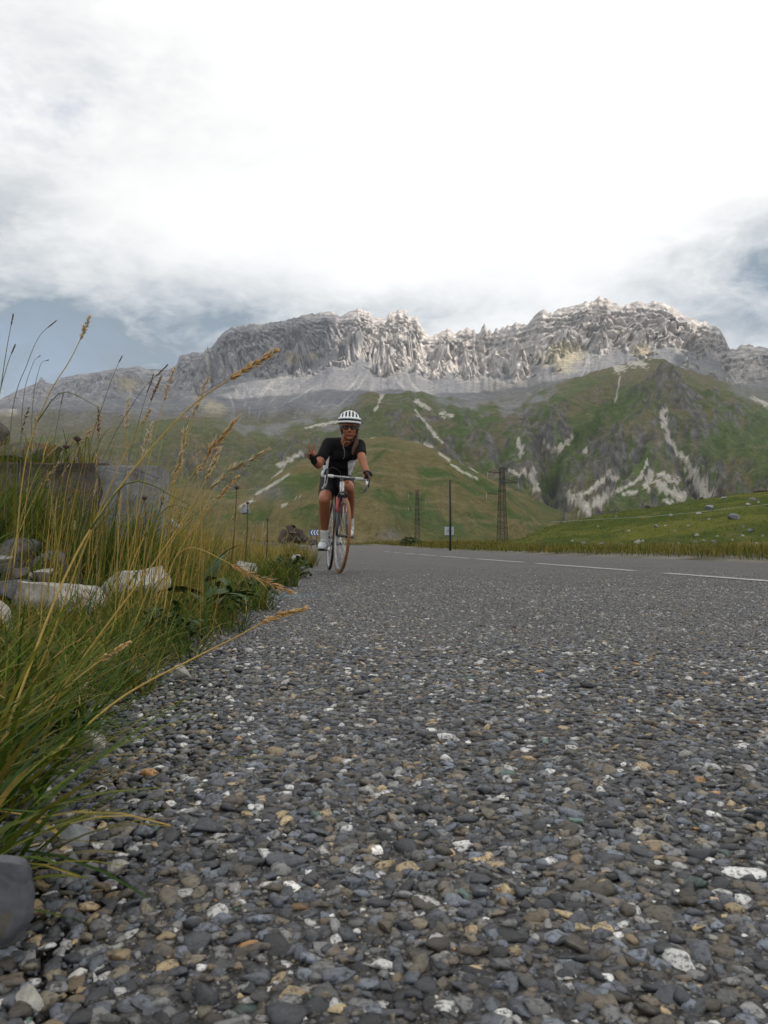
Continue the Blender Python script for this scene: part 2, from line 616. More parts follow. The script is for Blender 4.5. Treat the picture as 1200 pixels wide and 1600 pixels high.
# --- far limestone massif
SKY_A = [(-400, 700), (-200, 660), (-60, 640), (0, 624), (25, 611), (45, 603), (58, 598), (64, 588), (72, 597), (84, 600), (95, 590), (120, 586), (150, 582), (180, 577),
         (205, 574), (215, 572), (228, 576), (250, 577), (268, 575), (276, 570), (281, 556), (300, 551), (318, 549), (328, 545), (338, 532), (347, 519), (356, 512),
         (372, 509), (390, 507), (410, 505), (432, 503), (452, 498), (470, 492), (488, 489), (505, 487), (520, 487), (531, 494), (540, 488), (552, 484), (565, 481),
         (574, 484), (582, 492), (592, 498), (603, 492), (614, 487), (625, 482), (634, 485), (640, 492), (648, 491), (655, 500), (661, 514), (668, 521), (676, 524), (686, 520),
         (700, 513), (708, 516), (714, 521), (720, 514), (730, 512), (738, 511), (743, 518), (750, 512), (757, 508), (764, 516), (770, 519), (776, 512), (788, 511), (798, 506),
         (812, 502), (824, 503), (832, 498), (838, 488), (845, 484), (852, 482), (858, 488), (864, 486), (870, 483), (882, 479), (896, 478), (908, 474), (916, 470), (922, 474), (930, 467),
         (940, 464), (950, 465), (958, 470), (966, 476), (974, 479), (981, 474), (988, 471), (1003, 471), (1012, 474), (1020, 470), (1036, 473), (1052, 479), (1062, 488), (1066, 492),
         (1080, 496), (1092, 499), (1104, 502), (1116, 508), (1126, 514), (1133, 524), (1138, 536), (1142, 545), (1149, 543), (1156, 539), (1166, 537), (1180, 540), (1192, 541), (1204, 546), (1300, 556), (1500, 590)]
pxA = columns(-400, 1600, 1.4)
skyA = skyline(SKY_A, pxA)
jag = ridged(pxA / 13.0, 0.3, 4, 51)
skyA = skyA + (0.62 - jag) * (4.0 * sst(pxA, 270, 320) + 3.0 * sst(pxA, 530, 560) * (1 - sst(pxA, 820, 850))) * (1 + 1.4 * gn(pxA / 60, 0.8, 58)) + (0.3 + 0.7 * sst(pxA, 270, 320)) * 1.5 * (1 + 1.2 * gn(pxA / 30, 0.8, 59)) * (0.55 - ridged(pxA / 5, 0.7, 3, 57))
DA = 5200 - 1000 * sst(pxA, 640, 980) + 120 * gn(pxA / 90.0, 0.2, 52)
Y0A = np.full_like(pxA, 2500.0)
zbA = zat(np.full_like(pxA, 745.0), Y0A)
ttA = np.concatenate([np.linspace(0, 0.3, 14, endpoint=False), np.linspace(0.3, 0.64, 66, endpoint=False), np.linspace(0.64, 1.0, 156)])


def massif(S, Y, T, px):
    """the scree apron and the rock walls that stand out of it; returns both heights and the wall's relief"""
    sk = skyA[None] + 0 * T
    Hp = 640.0 - sk
    pk = sst(px, 820, 900) * (1 - sst(px, 1080, 1140))
    top = 0.66 + 0.16 * pk + 0.05 * gn(px / 130.0, 0.4, 60) + 0.10 * np.exp(-((px - 522) / 22.0) ** 2)
    scree = zat(np.where(T < 0.3, 640 + 115 * (0.3 - T) / 0.3, 640 - Hp * top * (T - 0.3) / 0.7), Y)
    q = np.clip((T - 0.60) / 0.40, 0, 1)
    wallp = zat(640 - Hp * (q ** 0.9), Y) - 400 * np.clip(0.60 - T, 0, 1)
    L = wallp * 1.2
    fat = np.clip(Hp / 140.0, 0.15, 1)
    env = (1 - 0.98 * sst(q, 0.5, 0.95)) * fat
    envy = (1 - 0.9 * sst(q, 0.85, 1.0)) * fat
    wx, wy = 95 * fbm(S / 190, L / 190, 4, 71), 95 * fbm(S / 190 + 9, L / 190, 4, 70)
    butt = ridged((S + 1.6 * wx) / 330, (L + 1.6 * wy) / 560, 4, 72, 0.5)          # buttresses and couloirs
    rib = ridged((S + wx + 0.25 * L) / 120, (L + wy) / 125, 4, 73, 0.6)
    crag = ridged((S - wy) / 50, (L + wx) / 54, 5, 77, 0.68)
    dip = L + 0.32 * S + 22 * fbm(S / 120, L / 120, 3, 76)
    strata = np.abs(((dip / 38.0) % 1.0) - 0.5) * 2
    d = env * ((butt - 0.52) * 290 + (rib - 0.5) * 45)
    PXv, PYv = px, 853 - (wallp - CAMZ) / Y * FPX
    for (x, y, w, h, a) in [(455, 575, 17, 26, 150), (470, 556, 10, 14, 80), (600, 590, 24, 18, 90), (330, 600, 30, 34, 110), (180, 620, 60, 26, 60), (760, 590, 40, 14, 60)]:
        d = d + a * np.exp(-((PXv - x) / w) ** 2 - ((PYv - y) / h) ** 2) * (0.4 + rib)
    scree = scree + sst(T, 0.1, 0.3) * (6 * fbm(S / 70, Y / 420, 4, 74) + 26 * fbm(S / 330, Y / 520, 3, 75))
    out = envy * ((butt - 0.5) * 70 * sst(q, 0.4, 0.8) + (rib - 0.5) * 48 + (crag - 0.5) * 40 + (strata - 0.5) * 34)
    return scree, wallp + d, L, out


def shapeA(T, px): return 0 * T


def reliefA(S, Y, T, px, Z):
    scree, wall, L, out = massif(S, Y, T, px)
    k = 14.0
    h = np.clip(0.5 + 0.5 * (wall - scree) / k, 0, 1)
    z = scree * (1 - h) + wall * h + k * h * (1 - h)
    return out * h, z - Z


def colourA(X, Y, Z, S, T, N, PX, PY):
    n = len(ttA)
    px = np.broadcast_to(pxA[None], T.shape)
    Yg = Y0A[None] + (DA - Y0A)[None] * T
    scree, wall, L, out = massif(S, Yg, T, px)
    steep = 1 - N[..., 2]
    nz = fbm(S / 110, L / 90, 5, 81)
    rock = sst(wall - scree + 12 * nz, -4, 12)
    pale = sst(PX, 500, 600) * 0.9 - 0.25 * sst(PX, 700, 800)  # sunlight on the middle and right cliffs, put into the rock colour
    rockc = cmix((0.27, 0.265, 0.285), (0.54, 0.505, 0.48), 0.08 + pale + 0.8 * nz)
    fine = fbm(S / 26, L / 30, 4, 82)
    rockc = rockc * (1 + 0.6 * fine)[..., None]
    bed = fbm((L + 0.32 * S + 24 * fbm(S / 120, L / 120, 3, 76)) / 17.0, S / 420, 3, 91)
    rockc = rockc * (1 + 0.55 * bed)[..., None]
    rockc = cmix(rockc, (0.15, 0.145, 0.165), sst(ridged(S / 70, L / 150, 4, 89), 0.66, 0.95) * 0.6)
    rockc = cmix(rockc, (0.48, 0.45, 0.41), sst(fbm(S / 70, L / 36, 4, 90), 0.14, 0.42) * 0.65)
    scr = cmix((0.155, 0.16, 0.18), (0.225, 0.225, 0.23), 0.5 + 1.2 * fbm(S / 200, Yg / 500, 3, 83))
    streak = sst(fbm((S + 0.35 * (Yg - 4000) * np.sin(S / 300)) / 42, Yg / 900, 4, 84), 0.14, 0.5)
    scr = cmix(scr, (0.38, 0.37, 0.355), streak * 0.75)
    scr = cmix(scr, (0.38, 0.37, 0.355), 0.6 * sst(wall - scree, -70, -5) * sst(nz, -0.3, 0.3))
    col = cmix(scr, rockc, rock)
    # ochre patches
    for (x, y, r) in [(455, 560, 16), (487, 556, 10), (200, 600, 20), (1000, 548, 18), (880, 556, 40), (330, 640, 24)]:
        d = np.hypot((PX - x) / r, (PY - y) / (r * 0.7)) + 0.6 * fbm(S / 60, Z / 60, 3, 85)
        col = cmix(col, (0.44, 0.39, 0.27), (1 - sst(d, 0.5, 1.1)) * 0.8)
    # turf on the lower benches
    g = sst(PY + 22 * fbm(S / 160, Y / 160, 4, 86), 632, 668) * (1 - sst(PX, 640, 700)) + sst(PY + 30 * fbm(S / 120, Y / 120, 4, 87), 575, 640) * sst(PX, 700, 820) * (1 - 0.75 * sst(steep, 0.2, 0.4)) * 0.55
    col = cmix(col, cmix((0.12, 0.115, 0.055), (0.165, 0.14, 0.085), 0.5 + fbm(S / 90, Y / 90, 3, 88)), np.clip(g, 0, 0.9))
    return col


MAT_A = terrain_mat('limestone_massif', 0.03, 26.0, 1.0, 0.42, speck=0.05)
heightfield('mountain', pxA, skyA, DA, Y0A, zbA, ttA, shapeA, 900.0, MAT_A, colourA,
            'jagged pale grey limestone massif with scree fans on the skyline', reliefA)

# --- green mountain with ravines in front of it
SKY_B = [(-400, 720), (-150, 700), (0, 690), (150, 672), (250, 655), (300, 650), (340, 652), (380, 664), (420, 662), (460, 657), (500, 652), (530, 643), (548, 630), (562, 617), (575, 611), (588, 613), (600, 616),
         (618, 614), (640, 612), (660, 613), (680, 618), (700, 620), (730, 624), (760, 626), (790, 629), (815, 626), (832, 618), (850, 608), (870, 600), (890, 593), (910, 587),
         (930, 580), (950, 575), (965, 570), (985, 565), (1005, 561), (1025, 560), (1042, 564), (1060, 572), (1085, 581), (1110, 588), (1135, 597), (1160, 608), (1180, 619), (1200, 630), (1300, 690), (1500, 760), (1650, 800)]
pxB = columns(-400, 1600, 1.55)
skyB = skyline(SKY_B, pxB) + 1.8 * gn(pxB / 14.0, 0.5, 91) + 1.0 * gn(pxB / 5.0, 0.5, 92)
DB = 2300 + 350 * sst(pxB, 700, 1000) + 60 * gn(pxB / 100, 0.1, 93)
Y0B = np.full_like(pxB, 760.0)
zbB = np.full_like(pxB, -45.0)
ttB = np.concatenate([np.linspace(0, 0.2, 30, endpoint=False), np.linspace(0.2, 1.0, 190)])
RAVINES = [([(866, 790), (858, 735), (866, 700), (895, 672), (930, 648), (962, 622), (968, 585)], 17, 75),
           ([(866, 715), (850, 690), (836, 665), (806, 640)], 12, 55), ([(905, 800), (940, 765), (965, 745), (995, 715), (1010, 690)], 9, 34),
           ([(1108, 780), (1090, 745), (1062, 700), (1045, 670), (1036, 640)], 9, 45), ([(1030, 775), (1012, 745), (1022, 715)], 7, 22),
           ([(800, 745), (785, 715), (770, 680), (745, 650)], 10, 35), ([(1180, 770), (1130, 700), (1095, 640)], 14, 26),
           ([(715, 700), (690, 665), (660, 635)], 9, 26), ([(470, 720), (520, 690), (560, 650)], 14, 25), ([(350, 740), (400, 700), (430, 672)], 14, 22)]
RIDGES = [([(1042, 564), (1040, 600), (1030, 640), (985, 680), (925, 740), (890, 780)], 20, 55), ([(1042, 600), (1075, 660), (1130, 740), (1160, 790)], 18, 40),
          ([(832, 630), (815, 680), (830, 740), (850, 780)], 12, 34), ([(575, 612), (590, 640), (640, 680), (700, 730)], 16, 30),
          ([(885, 600), (880, 640), (868, 668)], 10, 24), ([(700, 622), (735, 670), (760, 720)], 12, 26)]
WHITE_B = [([(1036, 645), (1037, 662)], 5), ([(1037, 662), (1044, 686), (1058, 703)], 2.6), ([(1056, 700), (1072, 722), (1084, 738)], 4.0), ([(1080, 738), (1092, 756), (1104, 774)], 8.0),
           ([(893, 776), (905, 784), (922, 800)], 6.5), ([(890, 775), (912, 772), (930, 760), (955, 738)], 3.0), ([(918, 794), (940, 780), (952, 770)], 6.0), ([(952, 772), (985, 758), (1004, 742), (1012, 716)], 2.2),
           ([(1012, 760), (1018, 742)], 5.0), ([(1026, 755), (1042, 765), (1066, 775)], 6.5), ([(1036, 742), (1058, 752)], 4), ([(955, 745), (962, 748)], 3), ([(978, 770), (994, 768)], 2.6), ([(1041, 782), (1048, 784)], 3),
           ([(871, 702), (883, 694), (894, 684)], 3.2), ([(966, 574), (967, 605), (962, 628)], 1.2), ([(962, 575), (975, 574)], 4.5), ([(985, 568), (1008, 570)], 4), ([(1002, 542), (1014, 554)], 6),
           ([(810, 690), (816, 708)], 3.6), ([(795, 735), (812, 742)], 2.2), ([(822, 735), (832, 752), (838, 765)], 4.0), ([(832, 733), (836, 738)], 3.5), ([(1180, 620), (1200, 632)], 4), ([(920, 700), (914, 706)], 2), ([(849, 690), (862, 704)], 1.5),
           ([(650, 625), (662, 634), (672, 640)], 2.4), ([(648, 640), (668, 665), (690, 690)], 1.6), ([(690, 645), (705, 650)], 3.0), ([(652, 694), (672, 700)], 3.4), ([(673, 697), (680, 702)], 2.2),
           ([(585, 640), (600, 615)], 1.6), ([(480, 668), (520, 660), (545, 655)], 1.6), ([(555, 700), (575, 690), (590, 688)], 3), ([(440, 727), (470, 708)], 3.2), ([(405, 770), (440, 735)], 1.6)]


def reliefB(S, Y, T, px, Z):
    X = S * (Y / (Y.max(axis=0, keepdims=True)))
    PX, PY = project(X, Y, Z)
    env = sst(T, 0.02, 0.18) * (1 - 0.97 * sst(T, 0.68, 0.98))
    wx = 70 * fbm(S / 330, Y / 330, 3, 101)
    big = ridged((S + wx) / 420, (Y + wx) / 700, 5, 102, 0.5)
    fine = ridged((S + 0.5 * wx) / 95, Y / 210, 5, 103, 0.58)
    r = env * ((big - 0.5) * 62 + (fine - 0.5) * 30 * (0.5 + sst(fbm(S / 200, Y / 200, 2, 105), -0.1, 0.3)))
    wob = 6 * fbm(PX / 30, PY / 30, 3, 104)
    for pts, w, a in RAVINES:
        d, _ = dist_poly(PX + wob, PY + wob, pts)
        r = r - 0.62 * env * a * np.exp(-(d / w) ** 1.3)
    for pts, w, a in RIDGES:
        d, _ = dist_poly(PX + wob, PY - wob, pts)
        r = r + 0.7 * env * a * np.exp(-(d / w) ** 1.3)
    return r


def colourB(X, Y, Z, S, T, N, PX, PY):
    steep = 1 - N[..., 2]
    n1, n2 = fbm(S / 150, Y / 150, 5, 111), fbm(S / 40, Y / 60, 4, 112)
    green = cmix((0.054, 0.092, 0.020), (0.104, 0.138, 0.040), 0.5 + n2)
    brown = cmix((0.115, 0.098, 0.045), (0.155, 0.125, 0.066), 0.5 + n2)
    col = cmix(green, brown * 1.08, 0.08 + 0.85 * sst(n1 + 0.35 * n2, -0.18, 0.32))
    # brown ground towards the crest and on the left shoulder
    col = cmix(col, (0.15, 0.13, 0.075), 0.6 * sst(620 - PY + 40 * n1, -10, 40) + 0.35 * (1 - sst(PX, 500, 720)))
    # bare rock in the ravines
    rock = sst(steep + 0.22 * n2 + 0.1 * n1, 0.24, 0.42)
    reg = np.zeros_like(PX)
    for (x, y, rx_, ry_, w) in [(955, 720, 60, 42, 0.9), (830, 660, 45, 45, 0.6), (1030, 690, 60, 60, 0.45), (1085, 700, 40, 40, 0.5), (810, 720, 45, 40, 0.6), (700, 640, 50, 22, 0.5), (1045, 600, 30, 30, 0.5), (640, 625, 45, 14, 0.6), (740, 690, 40, 30, 0.4)]:
        reg = np.maximum(reg, w * np.exp(-((PX - x) / rx_) ** 2 - ((PY - y) / ry_) ** 2))
    rock = np.clip(rock * 0.85 + reg * sst(n2 + 0.8 * n1, -0.35, 0.25), 0, 1)
    rc = cmix((0.075, 0.073, 0.078), (0.21, 0.20, 0.19), 0.42 + 1.6 * fbm(S / 22, Z / 16, 4, 113))
    col = cmix(col, rc, rock * 0.9)
    # scree spilling over the crest from the walls behind
    sp = sst(22 - (PY - np.broadcast_to(skyB[None], PY.shape)) + 46 * fbm(S / 70, Y / 160, 4, 117), 0, 26) * np.clip(sst(PX, 300, 400) * (1 - sst(PX, 540, 575)) + sst(PX, 655, 700) * (1 - sst(PX, 840, 900)) + 0.8 * sst(PX, 1120, 1160), 0, 1)
    col = cmix(col, (0.23, 0.23, 0.24), sp * 0.8)
    # green bed of the valley
    for pts, w in [([(856, 760), (880, 715), (925, 660), (985, 620)], 16), ([(1120, 700), (1170, 690), (1200, 650)], 26), ([(905, 690), (930, 660)], 14)]:
        d, _ = dist_poly(PX, PY, pts)
        col = cmix(col, green * 1.0, 0.8 * (1 - sst(d + 10 * n2, 0.4 * w, 1.2 * w)))
    # pale scree in gullies and fans
    rag = 1.1 * fbm(S / 15, Y / 34, 4, 114) + 0.8 * fbm(S / 30, Y / 45, 3, 115)
    for pts, w in WHITE_B:
        d, _ = dist_poly(PX + 5 * fbm(S / 40, Y / 70, 3, 116), PY, pts)
        f = 1 - sst(d / (w * 1.25) + 1.5 * rag, 0.45, 1.25)
        col = cmix(col, (0.50, 0.47, 0.415), f * 0.95)
    return col


MAT_B = terrain_mat('alpine_slope', 0.055, 12.0, 1.0, 0.46, speck=0.11)
heightfield('mountain', pxB, skyB, DB, Y0B, zbB, ttB, lambda T, px: 0.86 * T + 0.14 * T * T, 700.0, MAT_B, colourB,
            'green and brown alpine mountain with grey ravines and white scree fans', reliefB)

# --- brown grassy hill behind the rider
SKY_C = [(-400, 800), (0, 775), (200, 765), (300, 762), (360, 768), (400, 764), (440, 738), (480, 716), (520, 700), (560, 690), (600, 683), (640, 688), (680, 702), (720, 724), (760, 745), (800, 764), (840, 782), (875, 798), (900, 810), (930, 826), (960, 845), (1000, 862), (1600, 900)]
pxC = columns(-400, 1600, 2.4)
skyC = skyline(SKY_C, pxC) + 1.6 * gn(pxC / 22, 0.5, 121) + 0.8 * gn(pxC / 6, 0.5, 122)
DC = np.full_like(pxC, 1150.0) + 60 * gn(pxC / 120, 0.3, 123)
Y0C = np.full_like(pxC, 240.0)
zbC = np.full_like(pxC, -44.0)
ttC = np.linspace(0, 1, 120)


def reliefC(S, Y, T, px, Z):
    env = sst(T, 0.02, 0.2) * (1 - 0.95 * sst(T, 0.8, 1.0))
    return env * (26 * fbm(S / 160, Y / 240, 4, 131) + 16 * (ridged(S / 90 + 0.4 * fbm(S / 200, Y / 200, 2, 135), Y / 300, 4, 132) - 0.5) + 1.6 * np.sin(Z / 2.6 + 3 * fbm(S / 60, Y / 60, 3, 133)))


def colourC(X, Y, Z, S, T, N, PX, PY):
    n1, n2 = fbm(S / 80, Y / 120, 5, 141), fbm(S / 16, Y / 30, 4, 142)
    col = cmix((0.14, 0.115, 0.045), (0.058, 0.090, 0.018), sst(n1 + 0.3 * n2, -0.2, 0.35))
    col = cmix(col, (0.20, 0.155, 0.085), sst(fbm(S / 130, Z / 9, 4, 143), 0.12, 0.4) * 0.7)
    for (x, y, r) in [(690, 830, 40), (640, 800, 30), (860, 790, 26)]:
        col = cmix(col, (0.062, 0.092, 0.028), 0.7 * np.exp(-((PX - x) / r) ** 2 - ((PY - y) / (r * 0.7)) ** 2))
    for (x, y, rx_, ry_) in [(610, 835, 16, 8), (425, 770, 25, 10)]:
        col = cmix(col, (0.16, 0.155, 0.16), 0.7 * np.exp(-((PX - x) / rx_) ** 2 - ((PY - y) / ry_) ** 2))
    rag = 0.8 * fbm(S / 8, Y / 30, 4, 144)
    for pts, w in [([(686, 708), (702, 719)], 2.4), ([(706, 726), (724, 738)], 2.4), ([(728, 739), (746, 748)], 1.8), ([(400, 772), (425, 758), (450, 742)], 2.4), ([(376, 792), (395, 782)], 3.0), ([(440, 790), (470, 775)], 1.0), ([(700, 705), (745, 738)], 1.2)]:
        d, _ = dist_poly(PX, PY, pts)
        col = cmix(col, (0.46, 0.43, 0.37), 0.9 * (1 - sst(d / w + 1.2 * rag, 0.5, 1.2)))
    return col


MAT_C = terrain_mat('dry_hill_grass', 0.12, 4.5, 0.9, 0.44, speck=0.2)
heightfield('hill', pxC, skyC, DC, Y0C, zbC, ttC, lambda T, px: 0.75 * T + 0.25 * T * T, 400.0, MAT_C, colourC,
            'brown grassy hill rising directly behind the cyclist', reliefC)

# --- green knoll strewn with stones on the right
SKY_D = [(600, 862), (680, 858), (740, 856), (790, 852), (812, 842), (840, 829), (870, 820), (900, 813), (935, 805), (975, 798), (1010, 794), (1050, 789), (1085, 782), (1120, 777), (1160, 772), (1200, 767), (1260, 758), (1400, 735), (1700, 690)]
pxD = np.concatenate([np.arange(640, 1240, 2.2), np.linspace(1240, 1750, 50)])
skyD = skyline(SKY_D, pxD) + 0.9 * gn(pxD / 20, 0.5, 151) + 0.5 * gn(pxD / 6, 0.5, 152)
DD = 58 + 8 * sst(pxD, 800, 1200)
Y0D = 22.0 + 14 * (1 - sst(pxD, 780, 1200))
ttD = np.linspace(0, 1, 110)


def knoll_z(px, T):
    """height of the knoll surface at column px and share T (also used to set the stones)"""
    sk = np.interp(px, pxD, skyD)
    d, y0 = np.interp(px, pxD, DD), np.interp(px, pxD, Y0D)
    Y = y0 + (d - y0) * T
    kx = (px - 600) / FPX / (CP - SP * (800 - sk) / FPX)
    X = kx * Y
    zc = zat(sk, d)
    zb = -0.12
    h = sst(T, -0.25, 1.35)
    h = (h - sst(np.float64(0), -0.25, 1.35)) / (sst(np.float64(1), -0.25, 1.35) - sst(np.float64(0), -0.25, 1.35))
    Z = zb + (zc - zb) * h
    env = sst(T, 0, 0.15) * (1 - 0.9 * sst(T, 0.8, 1))
    Z = Z + env * (0.35 * fbm(X / 5, Y / 5, 4, 161) + 0.10 * fbm(X / 1.1, Y / 1.1, 3, 162)) * sst(px, 780, 900)
    return X, Y, Z


TD, PD = np.meshgrid(ttD, pxD, indexing='ij')
XD, YD, ZD = knoll_z(PD, TD)
XB = np.stack([(XD[-1] * (1 + 0.12 * k)) for k in (1, 2, 3)])
YB = np.stack([(YD[-1] * (1 + 0.12 * k)) for k in (1, 2, 3)])
ZB = np.stack([ZD[-1] - (ZD[-1] + 6) * k / 3 for k in (1, 2, 3)])
XD, YD, ZD = np.vstack([XD, XB]), np.vstack([YD, YB]), np.vstack([ZD, ZB])
PXD, PYD = project(XD, YD, ZD)
n1, n2 = fbm(XD / 6, YD / 6, 4, 171), fbm(XD / 1.2, YD / 1.6, 4, 172)
cD = cmix((0.048, 0.068, 0.007), (0.10, 0.105, 0.016), sst(n1 + 0.5 * n2, -0.2, 0.4))
cD = cmix(cD, (0.15, 0.13, 0.055), sst(n2 - 0.6 * n1, 0.25, 0.6) * 0.5)
cD = cmix(cD, (0.16, 0.135, 0.06), 0.6 * (1 - sst(np.vstack([TD, 1 + 0 * XB]), 0.02, 0.2)))
MAT_D = terrain_mat('knoll_turf', 2.2, 0.12, 0.8, 0.3)
knoll = link(bpy.data.objects.new('knoll', np_mesh('knoll', np.stack([XD, YD, ZD], -1).reshape(-1, 3), grid_faces(*XD.shape), MAT_D, True, {'cover': cD.reshape(-1, 3)})))
tag(knoll, 'low green turf knoll strewn with stones right of the road', 'hill', kind='structure')
# ------------------------------------------------------------------ stone chips of the road surface
def ico(sub):
    bm = bmesh.new()
    bmesh.ops.create_icosphere(bm, subdivisions=sub, radius=1.0)
    v = np.array([p.co[:] for p in bm.verts])
    f = np.array([[q.index for q in t.verts] for t in bm.faces])
    bm.free()
    return v, f


OCT_V = np.array([(1, 0, -0.3), (-0.5, 0.87, -0.3), (-0.5, -0.87, -0.3), (0.62, 0.25, 0.85), (-0.5, 0.5, 0.9), (-0.1, -0.62, 0.95)], float)
OCT_F = np.array([(3, 4, 5), (0, 1, 3), (1, 4, 3), (1, 2, 4), (2, 5, 4), (2, 0, 5), (0, 3, 5)], int)


def chip_shapes(base, k, g, cuts=5):
    """k angular pebbles made by cutting and denting a ball"""
    out = []
    for _ in range(k):
        v = base.copy()
        for _c in range(cuts):
            n = g.normal(size=3); n[2] *= 0.8; n /= np.linalg.norm(n)
            d = g.uniform(0.38, 0.78)
            s = v @ n
            v = v - np.maximum(s - d, 0)[:, None] * n
        v = v * (1 + 0.03 * g.normal(size=(len(v), 1)))
        v = v - (v.max(0) + v.min(0)) / 2
        out.append(v / ((v.max(0) - v.min(0)) / 2))
    return np.array(out)


PAL = np.array([(0.040, 0.042, 0.048), (0.078, 0.082, 0.092), (0.135, 0.147, 0.168), (0.165, 0.164, 0.162), (0.115, 0.098, 0.075), (0.16, 0.14, 0.105), (0.28, 0.225, 0.14), (0.40, 0.395, 0.385), (0.50, 0.49, 0.46), (0.33, 0.20, 0.08), (0.11, 0.16, 0.14)])
PALW = np.array([0.17, 0.17, 0.20, 0.12, 0.12, 0.085, 0.045, 0.080, 0.008, 0.004, 0.005])
PALW = PALW / PALW.sum()


def chip_mat(name, attr):
    m, b, bs = new_mat(name)
    if attr:
        c = b.n('ShaderNodeAttribute', attribute_name='cover').outputs['Color']
    else:
        c = b.n('ShaderNodeObjectInfo').outputs['Color']
    geo = b.n('ShaderNodeNewGeometry')
    v = geo.outputs['Position']
    n1 = b.noise(v, 420, 4, 0.6)
    n2 = b.noise(v, 1500, 3, 0.6)
    f = b.math('ADD', b.math('ADD', 0.45, b.math('MULTIPLY', n1, 0.75)), b.math('MULTIPLY', n2, 0.4))
    col = b.n('ShaderNodeVectorMath', operation='SCALE', ins={0: c, 'Scale': f}).outputs[0]
    col = b.mix(b.mapr(b.noise(v, 260, 4, 0.65), 0.48, 0.64, 0, 0.88, True), col, (0.014, 0.0135, 0.0125))   # tar and dust clinging to the stones
    setin(b, bs, 'Base Color', col)
    setin(b, bs, 'Roughness', b.mapr(n1, 0.3, 0.7, 0.26, 0.52))
    bs.inputs['Specular IOR Level'].default_value = 0.55
    bp = b.n('ShaderNodeBump', ins={'Strength': 0.55, 'Distance': 0.0015, 'Height': b.math('ADD', n1, b.math('MULTIPLY', n2, 0.4))})
    m.node_tree.links.new(bp.outputs[0], bs.inputs['Normal'])
    return m


MAT_CHIP = chip_mat('road_chippings', True)
MAT_CHIP1 = chip_mat('road_stone', False)
g = np.random.default_rng(5)
I2V, I2F = ico(2)
I1V, I1F = ico(1)
SH2 = chip_shapes(I2V, 24, g, 9)
SH1 = chip_shapes(I1V, 24, g, 5)
SH0 = np.array([OCT_V * (1 + 0.18 * g.normal(size=(6, 1))) for _ in range(16)])


def scatter(y0, y1, cell):
    ys = np.arange(y0, y1, cell)
    pts = []
    for y in ys:
        xs = np.arange(-0.5 * y - 0.06, 0.5 * y + 0.06, cell)
        pts.append(np.stack([xs, np.full_like(xs, y)], 1))
    p = np.concatenate(pts)
    p = p + g.uniform(-0.62, 0.62, p.shape) * cell
    u, v = to_uv(p[:, 0], p[:, 1])
    e = bank_edge(v)
    keep = (u > e - 0.22 * g.random(len(u)) ** 1.5) & (u < ROAD_R)
    return p[keep]


def chips(pts, shapes, rmin, rmax, big, gam):
    n = len(pts)
    r = rmin + (rmax - rmin) * g.random(n) ** gam
    r = np.where(g.random(n) < big, r * g.uniform(1.25, 1.75, n), r)
    k = g.integers(0, len(shapes), n)
    a = g.uniform(0, 2 * np.pi, n)
    sc = np.stack([r * g.uniform(0.95, 1.4, n), r * g.uniform(0.7, 1.0, n), r * g.uniform(0.36, 0.66, n)], 1)
    tilt = g.normal(0, 0.20, n), g.normal(0, 0.20, n)
    z = sc[:, 2] * g.uniform(-0.62, 0.18, n)
    u, v = to_uv(pts[:, 0], pts[:, 1])
    z = z + np.maximum(ground_h(pts[:, 0], pts[:, 1]) + 0.012, 0) * (u < ROAD_L)
    ci = g.choice(len(PAL), n, p=PALW)
    col = 0.80 * PAL[ci] * g.uniform(0.45, 1.55, (n, 1))
    col = 0.115 * (col / 0.115) ** 1.28
    patch = 1 + 0.30 * fbm(pts[:, 0] * 3.2, pts[:, 1] * 2.0, 3, 301)
    col = col * patch[:, None]
    return dict(p=pts, r=r, k=k, a=a, sc=sc, tx=tilt[0], ty=tilt[1], z=z, col=col)


def chip_verts(c, shapes, idx):
    v = shapes[c['k'][idx]] * c['sc'][idx][:, None, :]
    x, y, z = v[..., 0], v[..., 1], v[..., 2]
    tx, ty = c['tx'][idx][:, None], c['ty'][idx][:, None]
    y, z = y * np.cos(tx) - z * np.sin(tx), y * np.sin(tx) + z * np.cos(tx)
    x, z = x * np.cos(ty) + z * np.sin(ty), -x * np.sin(ty) + z * np.cos(ty)
    a = c['a'][idx][:, None]
    x, y = x * np.cos(a) - y * np.sin(a), x * np.sin(a) + y * np.cos(a)
    return np.stack([x + c['p'][idx, 0][:, None], y + c['p'][idx, 1][:, None], z + c['z'][idx][:, None]], -1)


near = chips(scatter(0.36, 0.95, 0.0100), SH2, 0.0042, 0.0082, 0.10, 1.4)
mid = chips(scatter(0.95, 2.0, 0.0104), SH1, 0.0042, 0.0080, 0.08, 1.4)
fp = np.concatenate([scatter(2.0, 2.6, 0.0108), scatter(2.6, 5.0, 0.0125), scatter(5.0, 9.0, 0.0150)])
fp = fp[g.random(len(fp)) > 0.95 * sst(fp[:, 1], 2.8, 7.5) ** 0.75]
far = chips(fp, SH0, 0.0050, 0.0085, 0.06, 1.5)
far['col'] = lerp(far['col'], far['col'].mean(0)[None], 0.35)
fines = chips(scatter(0.36, 1.0, 0.0070), SH0, 0.0013, 0.0030, 0.0, 1.0)
# traces of blue paint sprayed at the edge of the road
bl = np.exp(-((far['p'][:, 0] + 0.52) / 0.13) ** 2 - ((far['p'][:, 1] - 4.05) / 0.22) ** 2) + 0.5 * np.exp(-((far['p'][:, 0] + 0.38) / 0.08) ** 2 - ((far['p'][:, 1] - 4.0) / 0.15) ** 2)
hit = g.random(len(bl)) < bl * 0.45
far['col'][hit] = np.array([0.13, 0.27, 0.36]) * g.uniform(0.7, 1.3, (hit.sum(), 1))

